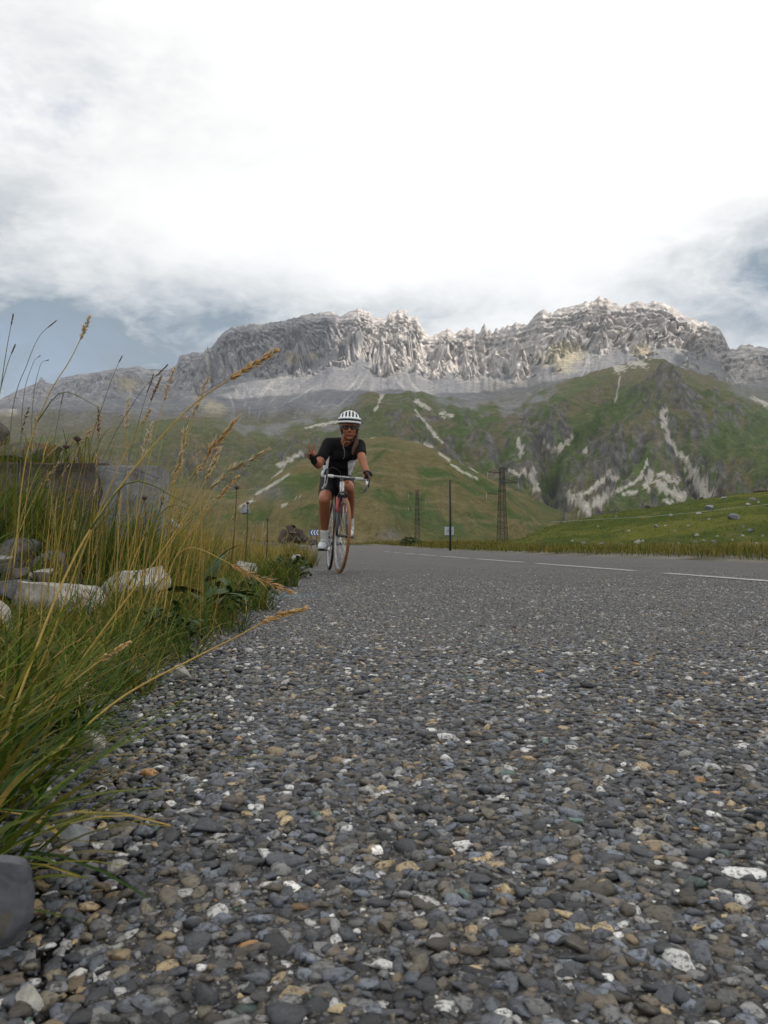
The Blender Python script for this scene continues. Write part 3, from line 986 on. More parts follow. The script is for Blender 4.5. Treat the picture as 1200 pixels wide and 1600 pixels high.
# the 300 stones that show largest are pieces of their own
size = near['r'] / near['p'][:, 1]
inside = np.abs(near['p'][:, 0] / near['p'][:, 1]) < 0.485
order = np.argsort(-(size * inside))
top, rest = order[:300], order[300:]
stone_meshes = [np_mesh('stone', SH2[i], I2F, MAT_CHIP1, False) for i in range(len(SH2))]
for i in top:
    o = bpy.data.objects.new('stone', stone_meshes[near['k'][i]])
    M = Matrix.Translation((near['p'][i, 0], near['p'][i, 1], near['z'][i])) @ Matrix.Rotation(near['a'][i], 4, 'Z') @ Matrix.Rotation(near['ty'][i], 4, 'Y') @ Matrix.Rotation(near['tx'][i], 4, 'X') @ Matrix.Diagonal((*near['sc'][i], 1))
    o.color = (*near['col'][i], 1)
    link(o, road)
    o.matrix_world = M
VV, FF, CC, base = [], [], [], 0
for c, sh, f, idx in ((near, SH2, I2F, rest), (mid, SH1, I1F, np.arange(len(mid['r']))), (far, SH0, OCT_F, np.arange(len(far['r']))), (fines, SH0, OCT_F, np.arange(len(fines['r'])))):
    v = chip_verts(c, sh, idx)
    n, k = v.shape[:2]
    VV.append(v.reshape(-1, 3))
    FF.append((f[None] + (np.arange(n) * k)[:, None, None]).reshape(-1, 3) + base)
    CC.append(np.repeat(c['col'][idx], k, 0))
    base += n * k
o = link(bpy.data.objects.new('stone_chippings', np_mesh('stone_chippings', np.concatenate(VV), np.concatenate(FF), MAT_CHIP, False, {'cover': np.concatenate(CC)})), road)
o['kind'] = 'stuff'
print('CHIPS', len(near['r']), len(mid['r']), len(far['r']))

# ------------------------------------------------------------------ rocks
I4V, I4F = ico(4)
I3V, I3F = ico(3)


def rock_mat(name, c1, c2, c3=None, scale=9.0, bump=0.7, dist=0.02):
    m, b, bs = new_mat(name)
    tc = b.n('ShaderNodeTexCoord')
    v = tc.outputs['Object']
    n1 = b.noise(v, scale, 6, 0.62)
    n2 = b.noise(v, scale * 6, 5, 0.6)
    col = b.mix(b.mapr(n1, 0.36, 0.64, 0, 1), c1, c2)
    if c3:
        col = b.mix(b.mapr(b.noise(v, scale * 0.7, 5, 0.65, 0.6), 0.55, 0.66, 0, 0.85, True), col, c3)
    f = b.math('ADD', 0.6, b.math('MULTIPLY', n2, 0.8))
    col = b.n('ShaderNodeVectorMath', operation='SCALE', ins={0: col, 'Scale': f}).outputs[0]
    setin(b, bs, 'Base Color', col)
    bs.inputs['Roughness'].default_value = 0.85
    bs.inputs['Specular IOR Level'].default_value = 0.25
    crack = b.n('ShaderNodeTexVoronoi', feature='DISTANCE_TO_EDGE', ins={'Vector': v, 'Scale': scale * 0.8})
    cr = b.mapr(crack.outputs['Distance'], 0.0, 0.05, 0, 0.18, True)
    bp = b.n('ShaderNodeBump', ins={'Strength': bump, 'Distance': dist, 'Height': b.math('ADD', b.math('ADD', n1, b.math('MULTIPLY', n2, 0.3)), cr)})
    m.node_tree.links.new(bp.outputs[0], bs.inputs['Normal'])
    return m


MAT_LIME = rock_mat('pale_limestone', (0.27, 0.255, 0.225), (0.47, 0.45, 0.40), (0.20, 0.16, 0.11), 11, 0.9, 0.02)
MAT_SLATE = rock_mat('dark_slate', (0.055, 0.056, 0.064), (0.10, 0.10, 0.112), None, 12)
MAT_GREYR = rock_mat('grey_stone', (0.17, 0.175, 0.18), (0.26, 0.265, 0.27), (0.12, 0.12, 0.12), 8)
MAT_BROWNR = rock_mat('rusty_stone', (0.06, 0.052, 0.046), (0.125, 0.108, 0.092), (0.20, 0.10, 0.04), 9)
MAT_RUBBLE = rock_mat('dark_brown_rubble', (0.035, 0.028, 0.025), (0.085, 0.07, 0.06), (0.12, 0.105, 0.09), 3.0)
MAT_SMOOTH = rock_mat('smooth_grey_stone', (0.075, 0.08, 0.09), (0.125, 0.13, 0.145), (0.13, 0.105, 0.07), 22, 0.5, 0.004)


def rock_mesh(seed, cuts=9, rough=0.12, strata=0.0, lo=0.35, hi=0.85, planes=(), base=None):
    gg = np.random.default_rng(seed)
    v = (I4V if base is None else base).copy()
    for n, d in planes:
        n = np.array(n, float); n /= np.linalg.norm(n)
        v = v - np.maximum(v @ n - d, 0)[:, None] * n * 0.97
    for _ in range(cuts):
        n = gg.normal(size=3); n /= np.linalg.norm(n)
        d = gg.uniform(lo, hi)
        s = v @ n
        v = v - np.maximum(s - d, 0)[:, None] * n * 0.97
    o = gg.uniform(-50, 50, 2)
    d = fbm(v[:, 0] * 2.1 + v[:, 2] * 1.3 + o[0], v[:, 1] * 2.1 - v[:, 2] * 1.7 + o[1], 5, seed) + 0.5 * fbm(v[:, 0] * 7 + v[:, 2] * 5 + o[0], v[:, 1] * 7 - v[:, 2] * 6, 3, seed + 3)
    v = v * (1 + rough * d)[:, None]
    if strata:
        k = 1 + strata * np.sign(np.sin(v[:, 2] * 9 + 2 * d)) * 0.5
        v[:, :2] *= k[:, None]
    v -= (v.max(0) + v.min(0)) / 2
    v /= (v.max(0) - v.min(0)) / 2
    return v


def rock(loc, half, seed, mat, label, cat='rock', rot=0.0, tilt=0.0, group=None, name='rock', **kw):
    small = name == 'boulder' or half[0] < 0.1
    if half[0] < 0.1 and 'lo' not in kw and name == 'rock':
        kw = dict(kw, cuts=14, lo=0.25, hi=0.7)
    v = rock_mesh(seed, base=I3V if small else I4V, **kw) * np.array(half)
    me = np_mesh(name, v, I3F if small else I4F, mat)
    me.set_sharp_from_angle(angle=math.radians(42))
    o = link(bpy.data.objects.new(name, me))
    o.location = loc
    o.rotation_euler = (tilt, 0, rot)
    tag(o, label, cat, group)
    return o


def rock_px(x0, x1, y0, y1, Y, seed, mat, label, depth=0.8, **kw):
    """a rock that shows between columns x0..x1 and rows y0..y1 at depth Y, sunk a little at its foot"""
    c = P((x0 + x1) / 2, (y0 + y1) / 2, Y)
    hw = (x1 - x0) / 2 / FPX * Y
    hh = (y1 - y0) / 2 / FPX * Y
    return rock(c, (hw, hw * depth, hh), seed, mat, label, **kw)


rock_px(14, 172, 906, 1000, 2.55, 1, MAT_LIME, 'long pale limestone block with layered top, largest stone of the verge', 0.7, cuts=12, strata=0.05)
rock_px(160, 268, 884, 965, 3.0, 2, MAT_LIME, 'pale cracked limestone block right of the longest verge stone', 0.8, cuts=12, strata=0.05)
rock_px(-30, 22, 934, 1030, 2.15, 3, MAT_LIME, 'upright pale slab cut by the left picture edge', 0.9, cuts=12)
rock_px(26, 52, 892, 912, 2.9, 4, MAT_LIME, 'small white stone lying on the dark slate', 0.8)
rock_px(52, 84, 888, 912, 2.9, 5, MAT_LIME, 'rounded white stone behind the long limestone block', 0.8)
rock_px(-35, 62, 842, 890, 3.3, 6, MAT_SLATE, 'dark slate slab leaning over the others at left', 0.8, cuts=14, tilt=0.25)
rock_px(48, 108, 858, 900, 3.25, 7, MAT_SLATE, 'dark slate wedge right of the leaning slate slab', 0.8, cuts=14)
rock_px(-25, 36, 868, 912, 2.95, 8, MAT_GREYR, 'grey-topped stone below the leaning slate slab', 0.8, cuts=12)
rock_px(-25, 54, 906, 950, 2.7, 9, MAT_SLATE, 'low black slate piece left of the long limestone block', 0.8, cuts=14)
rock_px(2, 52, 886, 918, 2.85, 10, MAT_BROWNR, 'rusty brown stone wedged among the slates', 0.8, cuts=12)


def slab(x0, x1, ytop, ybot, Y, depth, mat, label, seed, topdrop=0.0):
    """a squared block with a flat top and broken edges"""
    c0, c1 = P(x0, ytop, Y), P(x1, ytop, Y)
    zt, zb_ = c0.z, P(x0, ybot, Y).z
    bm = bmesh.new()
    bmesh.ops.create_cube(bm, size=1.0)
    bmesh.ops.subdivide_edges(bm, edges=bm.edges[:], cuts=7, use_grid_fill=True)
    bmesh.ops.bevel(bm, geom=[e for e in bm.edges if e.calc_face_angle(0) > 1], offset=0.02, segments=2, affect='EDGES')
    sx, sz = c1.x - c0.x, zt - zb_
    for v in bm.verts:
        p = np.array(v.co)
        q = p * np.array((sx, depth, sz))
        k = float(fbm(q[0] * 7 + seed, q[1] * 7 + q[2] * 9, 4, seed))
        side = max(abs(p[0]), abs(p[1])) > 0.45
        q[0] += 0.03 * k * side
        q[1] += 0.05 * k * side
        q[2] += 0.012 * k
        v.co = q
    o = bm_obj('stone_block', bm, mat, None, True, math.radians(35))
    o.location = ((c0.x + c1.x) / 2, Y + depth / 2, (zt + zb_) / 2)
    o.rotation_euler = (0.0, topdrop, 0.12)
    tag(o, label, 'stone block')
    return o


slab(152, 240, 727, 850, 4.0, 0.34, MAT_GREYR, 'squared light grey stone block with flat top on the bank', 31)
slab(-60, 156, 722, 850, 4.3, 0.5, MAT_BROWNR, 'long dark flat-topped slab left of the light grey block', 32)
rock_px(-45, 92, 690, 745, 4.75, 11, MAT_BROWNR, 'brown lichen-covered rock on top of the bank at left', 0.8, cuts=12)
rock_px(-20, 14, 655, 720, 5.3, 12, MAT_BROWNR, 'dark rock at the left edge behind the lichen-covered rock', 0.8, cuts=12)
rock_px(254, 286, 806, 838, 4.4, 13, MAT_LIME, 'pointed white stone among the tall grass on the bank', 0.8, cuts=12)
rock_px(368, 402, 876, 905, 4.9, 14, MAT_LIME, 'pale flat stone between two green tufts', 0.8)
rock_px(374, 392, 788, 804, 8.5, 15, MAT_GREYR, 'grey stone at the top of the bank beside thistles', 0.8)
rock_px(452, 470, 866, 880, 7.6, 19, MAT_LIME, 'small pale stone at the road edge beside leafy plant', 0.8)
rock_px(272, 300, 1038, 1062, 1.46, 16, MAT_LIME, 'small pale stone at the grass edge below drooping stalk', 0.8)
rock_px(128, 168, 1140, 1170, 1.0, 17, MAT_LIME, 'whitish split stone half hidden under the near grass', 0.8)
rock_px(92, 138, 1290, 1325, 0.68, 18, MAT_GREYR, 'flat grey stone lying on chippings below the near tuft', 0.8)
rock_px(168, 204, 1340, 1366, 0.60, 20, MAT_LIME, 'loose white pebble on the chippings right of grey cobble', 0.8, cuts=12)
rock_px(24, 72, 1542, 1580, 0.445, 22, MAT_LIME, 'cream pebble in the bottom left corner', 0.8, cuts=6, rough=0.05)
o = rock_px(-55, 50, 1338, 1470, 0.50, 21, MAT_SMOOTH, 'large smooth grey cobble standing at the left edge of the road', 0.55, cuts=4, rough=0.05, lo=0.75, hi=0.95, planes=[((0.25, -1, 0.05), 0.35), ((1, -0.1, 0.12), 0.72), ((0.1, 0, 1), 0.8), ((0.8, -0.3, -0.8), 0.85)])

# dark rubble at the bend
for i, (x0, x1, y0, y1, Y, lab) in enumerate([(434, 449, 823, 842, 24, 'leftmost dark boulder of the heap at the road edge'), (445, 462, 818, 836, 25, 'topmost dark boulder of the heap at the road edge'), (457, 472, 821, 842, 24.5, 'right dark boulder of the heap at the road edge'),
                                         (446, 458, 831, 846, 23.5, 'low dark boulder in front of the heap at the road edge'), (468, 482, 829, 845, 26, 'small dark boulder beside the blue chevron board'), (482, 497, 839, 849, 27, 'low black boulder beneath the blue chevron board'),
                                         (436, 446, 833, 848, 23, 'small brown boulder at the lower left of the heap'), (458, 470, 833, 848, 23.2, 'small brown boulder at the lower right of the heap'), (452, 464, 822, 832, 24.2, 'flat brown boulder lying in the middle of the heap')]):
    rock_px(x0, x1, y0 + 4, y1 + 4, Y, 40 + i, MAT_RUBBLE, lab, 1.1, group='dark boulders heaped at the bend', name='boulder', cuts=22, lo=0.15, hi=0.6, rough=0.3, tilt=random.uniform(-0.4, 0.4), rot=random.uniform(0, 3))


# stones on the knoll
def on_knoll(px, py):
    T = np.linspace(0, 1, 400)
    X, Y, Z = knoll_z(np.full_like(T, float(px)), T)
    a, b_ = project(X, Y, Z)
    i = int(np.argmin(np.abs(b_ - py)))
    return X[i], Y[i], Z[i]


KN = [(1012, 792, 11, 1), (1096, 774, 8, 1), (1107, 796, 15, 2), (1146, 811, 19, 2), (1092, 804, 9, 0), (1108, 812, 6, 0), (1173, 831, 11, 2), (1177, 783, 14, 2), (1191, 766, 15, 1), (1181, 768, 10, 1), (1168, 789, 8, 0), (996, 849, 12, 0), (940, 851, 10, 2), (1026, 823, 10, 2),
      (1039, 822, 5, 0), (982, 830, 6, 0), (1048, 806, 7, 0), (963, 808, 5, 0), (934, 823, 4, 0), (1054, 831, 5, 0), (1075, 822, 6, 0), (1087, 837, 8, 0), (1099, 845, 5, 0), (1114, 849, 10, 2), (1159, 838, 6, 0), (1161, 824, 7, 0), (1143, 844, 5, 0), (912, 850, 8, 2), (848, 857, 10, 1), (860, 856, 12, 1),
      (972, 853, 8, 2), (894, 846, 5, 0), (1120, 838, 5, 0), (966, 829, 4, 0), (1190, 838, 5, 0), (1131, 780, 10, 2), (1186, 786, 7, 0), (1004, 846, 6, 0), (1085, 848, 6, 2), (1180, 850, 7, 0), (1060, 849, 5, 0)]
SHADE = {0: ('white', MAT_LIME), 1: ('dark', MAT_BROWNR), 2: ('grey', MAT_GREYR)}
special = {0: 'dark boulder standing on the crest of the knoll, alone above its middle', 1: 'low dark boulder on the crest of the knoll below scree fan', 2: 'brown boulder high on the knoll beside a white stone', 3: 'largest grey boulder of the knoll near the right edge', 4: 'white stone beside the brown boulder high on the knoll',
           8: 'dark outcrop at the top right end of the knoll', 7: 'grey boulder just below the dark outcrop of the knoll', 11: 'pale stone pair at the foot of the knoll above the verge', 28: 'left piece of the dark flat heap at the left foot of the knoll', 29: 'right piece of the dark flat heap at the left foot of the knoll'}
KLAB = {5: 'small white stone just below the white stone by the brown boulder', 6: 'grey stone low on the knoll right of the largest boulder', 9: 'dark rock touching the left side of the top right outcrop', 10: 'white stone left of the grey boulder under the outcrop', 12: 'grey stone at the foot of the knoll left of the pale pair', 13: 'grey stone in the middle of the knoll slope', 14: 'tiny white stone right of the grey mid-slope stone', 15: 'small white stone above the pale pair of the foot', 16: 'white stone under the crest right of the lone dark boulder', 17: 'tiny white stone under the crest left of the lone dark boulder', 18: 'leftmost tiny white stone of the upper knoll slope', 19: 'small white stone below the tiny mid-slope one', 20: 'small white stone left of the largest grey boulder', 21: 'white stone low between pale pair and largest boulder', 22: 'tiny white stone at the foot below the white low one', 23: 'grey stone at the foot of the knoll below the largest boulder', 24: 'small white stone below right of the largest boulder', 25: 'white stone directly right of the largest boulder', 26: 'tiny white stone at the foot below the right slope', 27: 'grey stone at the knoll foot right of the dark heap', 30: 'grey stone at the foot just left of the pale pair', 31: 'small white stone on the left knoll toe above the verge grass', 32: 'tiny white stone below the largest grey boulder', 33: 'tiny white stone left of the small stone above the pale pair', 34: 'rightmost small white stone low on the knoll', 35: 'grey stone under the crest left of the grey boulder by the outcrop', 36: 'white stone right of the grey boulder under the outcrop', 37: 'smaller white stone touching the pale pair at the foot', 38: 'grey stone at the foot right of the pale pair', 39: 'white stone in the verge grass at the far right', 40: 'tiny white stone at the foot between pale pair and grey stone'}
kmesh = {}
for i, (x, y, w, s) in enumerate(KN):
    X, Y, Z = on_knoll(x, y)
    k = (s, i % 4)
    if k not in kmesh:
        me = np_mesh('stone', rock_mesh(60 + i, cuts=10, base=I3V), I3F, SHADE[s][1])
        me.set_sharp_from_angle(angle=math.radians(42))
        kmesh[k] = me
    o = link(bpy.data.objects.new('boulder' if w > 9 else 'field_stone', kmesh[k]))
    h = w / 2 / FPX * Y
    o.scale = (h, h * 0.9, h * random.uniform(0.55, 0.8))
    o.location = (X, Y, Z + o.scale[2] * 0.45)
    o.rotation_euler = (0, 0, random.uniform(0, 6.28))
    if i in special:
        tag(o, special[i], 'boulder' if w > 9 else 'stone')
    else:
        tag(o, KLAB[i], 'stone', 'stones scattered over the knoll')
# ------------------------------------------------------------------ grass
def grass_mat(name):
    m = bpy.data.materials.new(name)
    m.use_nodes = True
    m.node_tree.nodes.clear()
    b = NB(m.node_tree)
    out = b.n('ShaderNodeOutputMaterial')
    at = b.n('ShaderNodeAttribute', attribute_name='cover').outputs['Color']
    geo = b.n('ShaderNodeNewGeometry')
    n = b.noise(geo.outputs['Position'], 130, 3)
    col = b.n('ShaderNodeVectorMath', operation='SCALE', ins={0: at, 'Scale': b.math('ADD', 0.65, b.math('MULTIPLY', n, 0.7))}).outputs[0]
    bs = b.n('ShaderNodeBsdfPrincipled', ins={'Base Color': col, 'Roughness': 0.6, 'Specular IOR Level': 0.15})
    tr = b.n('ShaderNodeBsdfTranslucent', ins={'Color': col})
    mx = b.n('ShaderNodeMixShader', ins={0: 0.3, 1: bs.outputs[0], 2: tr.outputs[0]})
    m.node_tree.links.new(mx.outputs[0], out.inputs[0])
    return m


MAT_GRASS = grass_mat('grass_blades')
GREENS = np.array([(0.026, 0.060, 0.007), (0.048, 0.092, 0.010), (0.085, 0.130, 0.010), (0.150, 0.155, 0.018), (0.25, 0.190, 0.035), (0.40, 0.28, 0.085), (0.17, 0.085, 0.030)])


def blades(base, L, w, az, lean, curve, col, tip, seg=4):
    """ribbons: base (n,3); length, width, heading, lean from upright at the foot, further bend to the tip"""
    n = len(base)
    t = np.linspace(0, 1, seg + 1)
    ang = lean[:, None] + curve[:, None] * t[None] ** 1.2
    dl = (L / seg)[:, None]
    am = 0.5 * (ang[:, 1:] + ang[:, :-1])
    h = np.concatenate([np.zeros((n, 1)), np.cumsum(np.sin(am) * dl, 1)], 1)
    z = np.concatenate([np.zeros((n, 1)), np.cumsum(np.cos(am) * dl, 1)], 1)
    d = np.stack([np.sin(az), np.cos(az)], 1)
    cx = base[:, 0, None] + h * d[:, 0, None]
    cy = base[:, 1, None] + h * d[:, 1, None]
    cz = base[:, 2, None] + z
    tw = az + np.pi / 2 + g.normal(0, 0.5, n)
    wd = w[:, None] * (np.clip(1.15 - t, 0, 1) ** 0.7 * (0.6 + 0.4 * np.minimum(1, t * 4)))[None]
    ox, oy = np.sin(tw)[:, None] * wd, np.cos(tw)[:, None] * wd
    V = np.stack([np.stack([cx - ox, cy - oy, cz], -1), np.stack([cx + ox, cy + oy, cz], -1)], 2)      # n, seg+1, 2, 3
    V = V.reshape(n, -1, 3)
    f = np.array([(2 * i, 2 * i + 1, 2 * i + 3, 2 * i + 2) for i in range(seg)])
    F = (f[None] + (np.arange(n) * 2 * (seg + 1))[:, None, None]).reshape(-1, 4)
    cc = col[:, None] * (1 - t[None, :, None] ** 1.5) + tip[:, None] * t[None, :, None] ** 1.5
    cc = np.repeat(cc, 2, 1).reshape(-1, 3)
    return V.reshape(-1, 3), F, cc


class Stuff:
    def __init__(self): self.v, self.f, self.c, self.n = [], [], [], 0

    def add(self, v, f, c):
        self.v.append(v); self.f.append(f + self.n); self.c.append(c); self.n += len(v)

    def mesh(self, name, mat): return np_mesh(name, np.concatenate(self.v), np.concatenate(self.f), mat, True, {'cover': np.concatenate(self.c)})


def pick(n, w):
    w = np.array(w, float)
    i = g.choice(len(GREENS), n, p=w / w.sum())
    return GREENS[i] * g.uniform(0.75, 1.25, (n, 1))


def turf(st, n, v0, v1, r0, r1, Lr, wr, wcol, wtip, clump=0.0, power=1.0, lean=0.45, seed=0, low=False):
    v = v0 + (v1 - v0) * g.random(n) ** power
    e = bank_edge(v)
    rel = r0 + (r1 - r0) * g.random(n) ** 0.85
    u = e - rel
    x, y = from_uv(u, v)
    k = fbm(x * 5.5 + seed, y * 5.5, 3, 401 + seed)
    keep = k > -clump * g.random(n) - (1 - clump) * 0.6
    x, y, v, rel, k = x[keep], y[keep], v[keep], rel[keep], k[keep]
    n = len(x)
    z = ground_h(x, y) - 0.004
    L = g.uniform(*Lr, n) * (0.75 + 0.7 * np.clip(k + 0.3, 0, 1)) * (0.45 + 0.55 * sst(rel, -0.02, 0.18))
    w = g.uniform(*wr, n)
    az = g.uniform(-np.pi, np.pi, n)
    az = np.where(g.random(n) < 0.45, g.normal(1.3, 0.7, n), az)
    if low: L = L * (1 - 0.5 * sst(rel, 0.35, 0.7))
    dryk = sst(fbm(x * 2.6 + 7, y * 2.6, 3, 411) + 0.25 * g.normal(size=n), 0.10, 0.30)[:, None]
    DRYW = [0.5, 1, 2, 4, 4, 3, 1]
    col = pick(n, wcol) * (1 - dryk) + pick(n, DRYW) * dryk
    st.add(*blades(np.stack([x, y, z], 1), L, w, az, np.abs(g.normal(lean, 0.25, n)), g.uniform(0.2, 1.5, n), col, pick(n, wtip) * (1 - dryk) + pick(n, DRYW) * dryk, 4 if v1 < 6 else 3))


st = Stuff()
GW = [5, 5, 3, 1.3, 0.6, 0.3, 0.2]
turf(st, 8000, 0.42, 1.5, 0.0, 0.55, (0.03, 0.11), (0.0008, 0.0018), GW, [1, 3, 4, 3, 2, 1, 0.4], 0.3)
turf(st, 19000, 1.3, 3.4, 0.0, 1.3, (0.05, 0.16), (0.001, 0.0024), GW, [2, 4, 4, 2, 1.5, 0.8, 0.4], 0.3, low=True)
turf(st, 9500, 3.0, 6.5, 0.0, 2.4, (0.07, 0.24), (0.0016, 0.0036), [3, 4, 3, 3, 2, 1.5, 0.4], [1, 2, 3, 3, 4, 3, 0.5], 0.3)
turf(st, 6000, 6.0, 13, -0.02, 2.6, (0.08, 0.26), (0.003, 0.006), [2, 3, 3, 4, 4, 3, 0.8], [0.5, 1, 2, 3, 4, 4, 1], 0.35)
turf(st, 4500, 12, 34, -0.05, 4.0, (0.10, 0.28), (0.006, 0.014), [1, 2, 3, 4, 5, 4, 1], [0.5, 1, 2, 3, 5, 5, 1], 0.35)
# dead thatch lying flat at the edge
turf(st, 2200, 0.5, 3.5, -0.05, 0.35, (0.05, 0.13), (0.0006, 0.0013), [0, 0, 0.5, 1, 3, 5, 2], [0, 0, 0, 1, 3, 5, 2], 0.5, lean=1.35)
verge_grass = link(bpy.data.objects.new('verge_grass', st.mesh('verge_grass', MAT_GRASS)))
tag(verge_grass, 'green and yellowing grass covering the bank left of the road', 'grass', kind='stuff')

# long arching blades of the near tufts
def tuft_blades(st, cx, cy, n, rad, Lr, wr, azm, azs, lean, wcol, wtip, curve=(0.5, 1.5)):
    a, r = g.uniform(0, 6.28, n), rad * np.sqrt(g.random(n))
    x, y = cx + r * np.cos(a), cy + r * np.sin(a)
    z = np.maximum(ground_h(x, y), 0.0) - 0.004
    st.add(*blades(np.stack([x, y, z], 1), g.uniform(*Lr, n), g.uniform(*wr, n), g.normal(azm, azs, n), np.abs(g.normal(lean, 0.25, n)), g.uniform(*curve, n), pick(n, wcol), pick(n, wtip), 6))


def tuft(px, Y, py=None, n=120, rad=0.05, Lr=(0.12, 0.26), wr=(0.001, 0.0026), azm=1.2, azs=0.9, lean=0.55, wcol=GW, wtip=(1, 3, 4, 3, 2, 1, 0.3), label='', curve=(0.5, 1.5)):
    s = Stuff()
    x = (px - 600) / FPX * Y
    tuft_blades(s, x, Y, n, rad, Lr, wr, azm, azs, lean, wcol, wtip, curve)
    o = link(bpy.data.objects.new('grass_tuft', s.mesh('grass_tuft', MAT_GRASS)))
    tag(o, label, 'grass tuft')
    return o


tuft(-70, 0.60, n=44, rad=0.05, Lr=(0.12, 0.24), wr=(0.0022, 0.0045), azm=1.5, azs=0.45, lean=0.85, curve=(0.3, 1.1), wcol=[4, 4, 3, 1, 0.3, 0.2, 0.3], label='nearest grass tuft with long green blades arching over the road edge')
tuft(-60, 0.76, n=90, rad=0.07, Lr=(0.12, 0.25), wr=(0.0018, 0.0036), azm=1.2, azs=0.8, lean=0.65, curve=(0.3, 1.3), label='leafy grass tuft just behind the nearest one at the left edge')
tuft(40, 1.0, n=200, rad=0.09, Lr=(0.09, 0.22), azm=1.0, azs=1.1, lean=0.5, curve=(0.3, 1.7), label='grass tuft bending right above the whitish split stone')
tuft(125, 1.35, n=170, rad=0.12, Lr=(0.08, 0.20), azm=0.9, azs=1.4, lean=0.45, curve=(0.3, 1.8), label='dense dark green tuft between limestone block and road')
tuft(225, 1.75, n=180, rad=0.13, Lr=(0.07, 0.18), azm=0.9, azs=1.5, lean=0.45, curve=(0.3, 1.8), wcol=[5, 4, 2, 1, 0.3, 0.2, 0.2], label='dense green tuft leaning towards the road near the dock leaves')
tuft(310, 2.3, n=200, rad=0.15, Lr=(0.07, 0.18), azm=0.9, azs=1.6, lean=0.45, curve=(0.3, 1.6), wcol=[5, 4, 2, 1, 0.3, 0.2, 0.2], label='low green tuft beneath the dock leaves')
tuft(368, 3.1, n=260, rad=0.16, Lr=(0.09, 0.22), wr=(0.0014, 0.003), azm=1.0, azs=1.6, lean=0.35, label='fresh green tuft right of the dock plant')
tuft(424, 4.9, n=320, rad=0.17, Lr=(0.14, 0.28), wr=(0.002, 0.004), azm=1.0, azs=2.0, lean=0.3, wcol=[3, 5, 4, 1, 0.3, 0.1, 0.1], label='round bright green tuft at the road edge below the cyclist')
tuft(466, 10.0, n=320, rad=0.26, Lr=(0.2, 0.42), wr=(0.003, 0.006), azm=1.0, azs=2.0, lean=0.3, wcol=[1, 2, 3, 5, 4, 2, 0.2], wtip=(0, 1, 2, 3, 5, 4, 1), label='yellowish grass tuft at the road edge left of the rear wheel')

# dry standing grass behind the verge stones, and the far verge
st = Stuff()
n = 420
v = g.uniform(1.6, 5.5, n); rel = g.uniform(0.15, 2.2, n)
x, y = from_uv(bank_edge(v) - rel, v)
st.add(*blades(np.stack([x, y, ground_h(x, y)], 1), g.uniform(0.2, 0.55, n), g.uniform(0.0008, 0.0017, n), g.normal(1.2, 0.8, n), np.abs(g.normal(0.15, 0.15, n)), g.uniform(0.05, 0.6, n), pick(n, [0, 1, 2, 4, 5, 5, 0.5]), pick(n, [0, 0, 0, 1, 4, 6, 1]), 6))
n = 600
v = g.uniform(5, 14, n); rel = g.uniform(0.1, 2.4, n)
x, y = from_uv(bank_edge(v) - rel, v)
st.add(*blades(np.stack([x, y, ground_h(x, y)], 1), g.uniform(0.25, 0.55, n), g.uniform(0.0015, 0.003, n), g.normal(1.2, 0.9, n), np.abs(g.normal(0.15, 0.15, n)), g.uniform(0.05, 0.6, n), pick(n, [0, 1, 2, 4, 5, 5, 0.5]), pick(n, [0, 0, 0, 1, 4, 6, 1]), 5))
# tall straw stems between the stones
n = 150
y = g.uniform(1.9, 3.4, n); x = (g.uniform(60, 340, n) - 600) / FPX * y
st.add(*blades(np.stack([x, y, ground_h(x, y)], 1), g.uniform(0.3, 0.62, n), g.uniform(0.0009, 0.0017, n), g.normal(1.4, 0.7, n), np.abs(g.normal(0.10, 0.10, n)), g.uniform(0.05, 0.5, n), pick(n, [0, 0, 1, 4, 5, 5, 0.4]), pick(n, [0, 0, 0, 1, 4, 6, 1]), 6))
# lush grass in front of the flat slabs
n = 1700
y = g.uniform(3.35, 4.0, n); x = (g.uniform(-60, 260, n) - 600) / FPX * y
st.add(*blades(np.stack([x, y, ground_h(x, y)], 1), g.uniform(0.15, 0.52, n), g.uniform(0.0016, 0.0045, n), g.normal(0.9, 1.3, n), np.abs(g.normal(0.2, 0.18, n)), g.uniform(0.2, 1.3, n), pick(n, [4, 6, 4, 2, 0.6, 0.3, 0.5]), pick(n, [1, 4, 4, 3, 1, 0.6, 0.8]), 6))
# broad leaves among the bank grass
n = 900
v = g.uniform(2.6, 6.6, n); rel = g.uniform(0.3, 2.2, n)
x, y = from_uv(bank_edge(v) - rel, v)
st.add(*blades(np.stack([x, y, ground_h(x, y)], 1), g.uniform(0.12, 0.34, n), g.uniform(0.003, 0.007, n), g.uniform(-3.1, 3.1, n), np.abs(g.normal(0.4, 0.25, n)), g.uniform(0.4, 1.4, n), pick(n, [4, 5, 3, 1, 0, 0, 0.4]), pick(n, [2, 5, 4, 2, 0.5, 0.3, 0.4]), 6))
# grass rooted on top of the dark slab
n = 420
y = g.uniform(4.36, 4.74, n); x = (g.uniform(-55, 150, n) - 600) / FPX * y
zz = np.full(n, zat(722.0, 4.3) + 0.045)
st.add(*blades(np.stack([x, y, zz - 0.05], 1), g.uniform(0.06, 0.26, n), g.uniform(0.0014, 0.0035, n), g.normal(0.9, 1.3, n), np.abs(g.normal(0.25, 0.2, n)), g.uniform(0.2, 1.2, n), pick(n, [3, 5, 4, 3, 2, 1.5, 0.8]), pick(n, [1, 3, 3, 3, 3, 2, 1]), 5))
dry = link(bpy.data.objects.new('dry_grass', st.mesh('dry_grass', MAT_GRASS)))
tag(dry, 'dry straw-coloured standing grass among the stones of the bank', 'dry grass', kind='stuff')

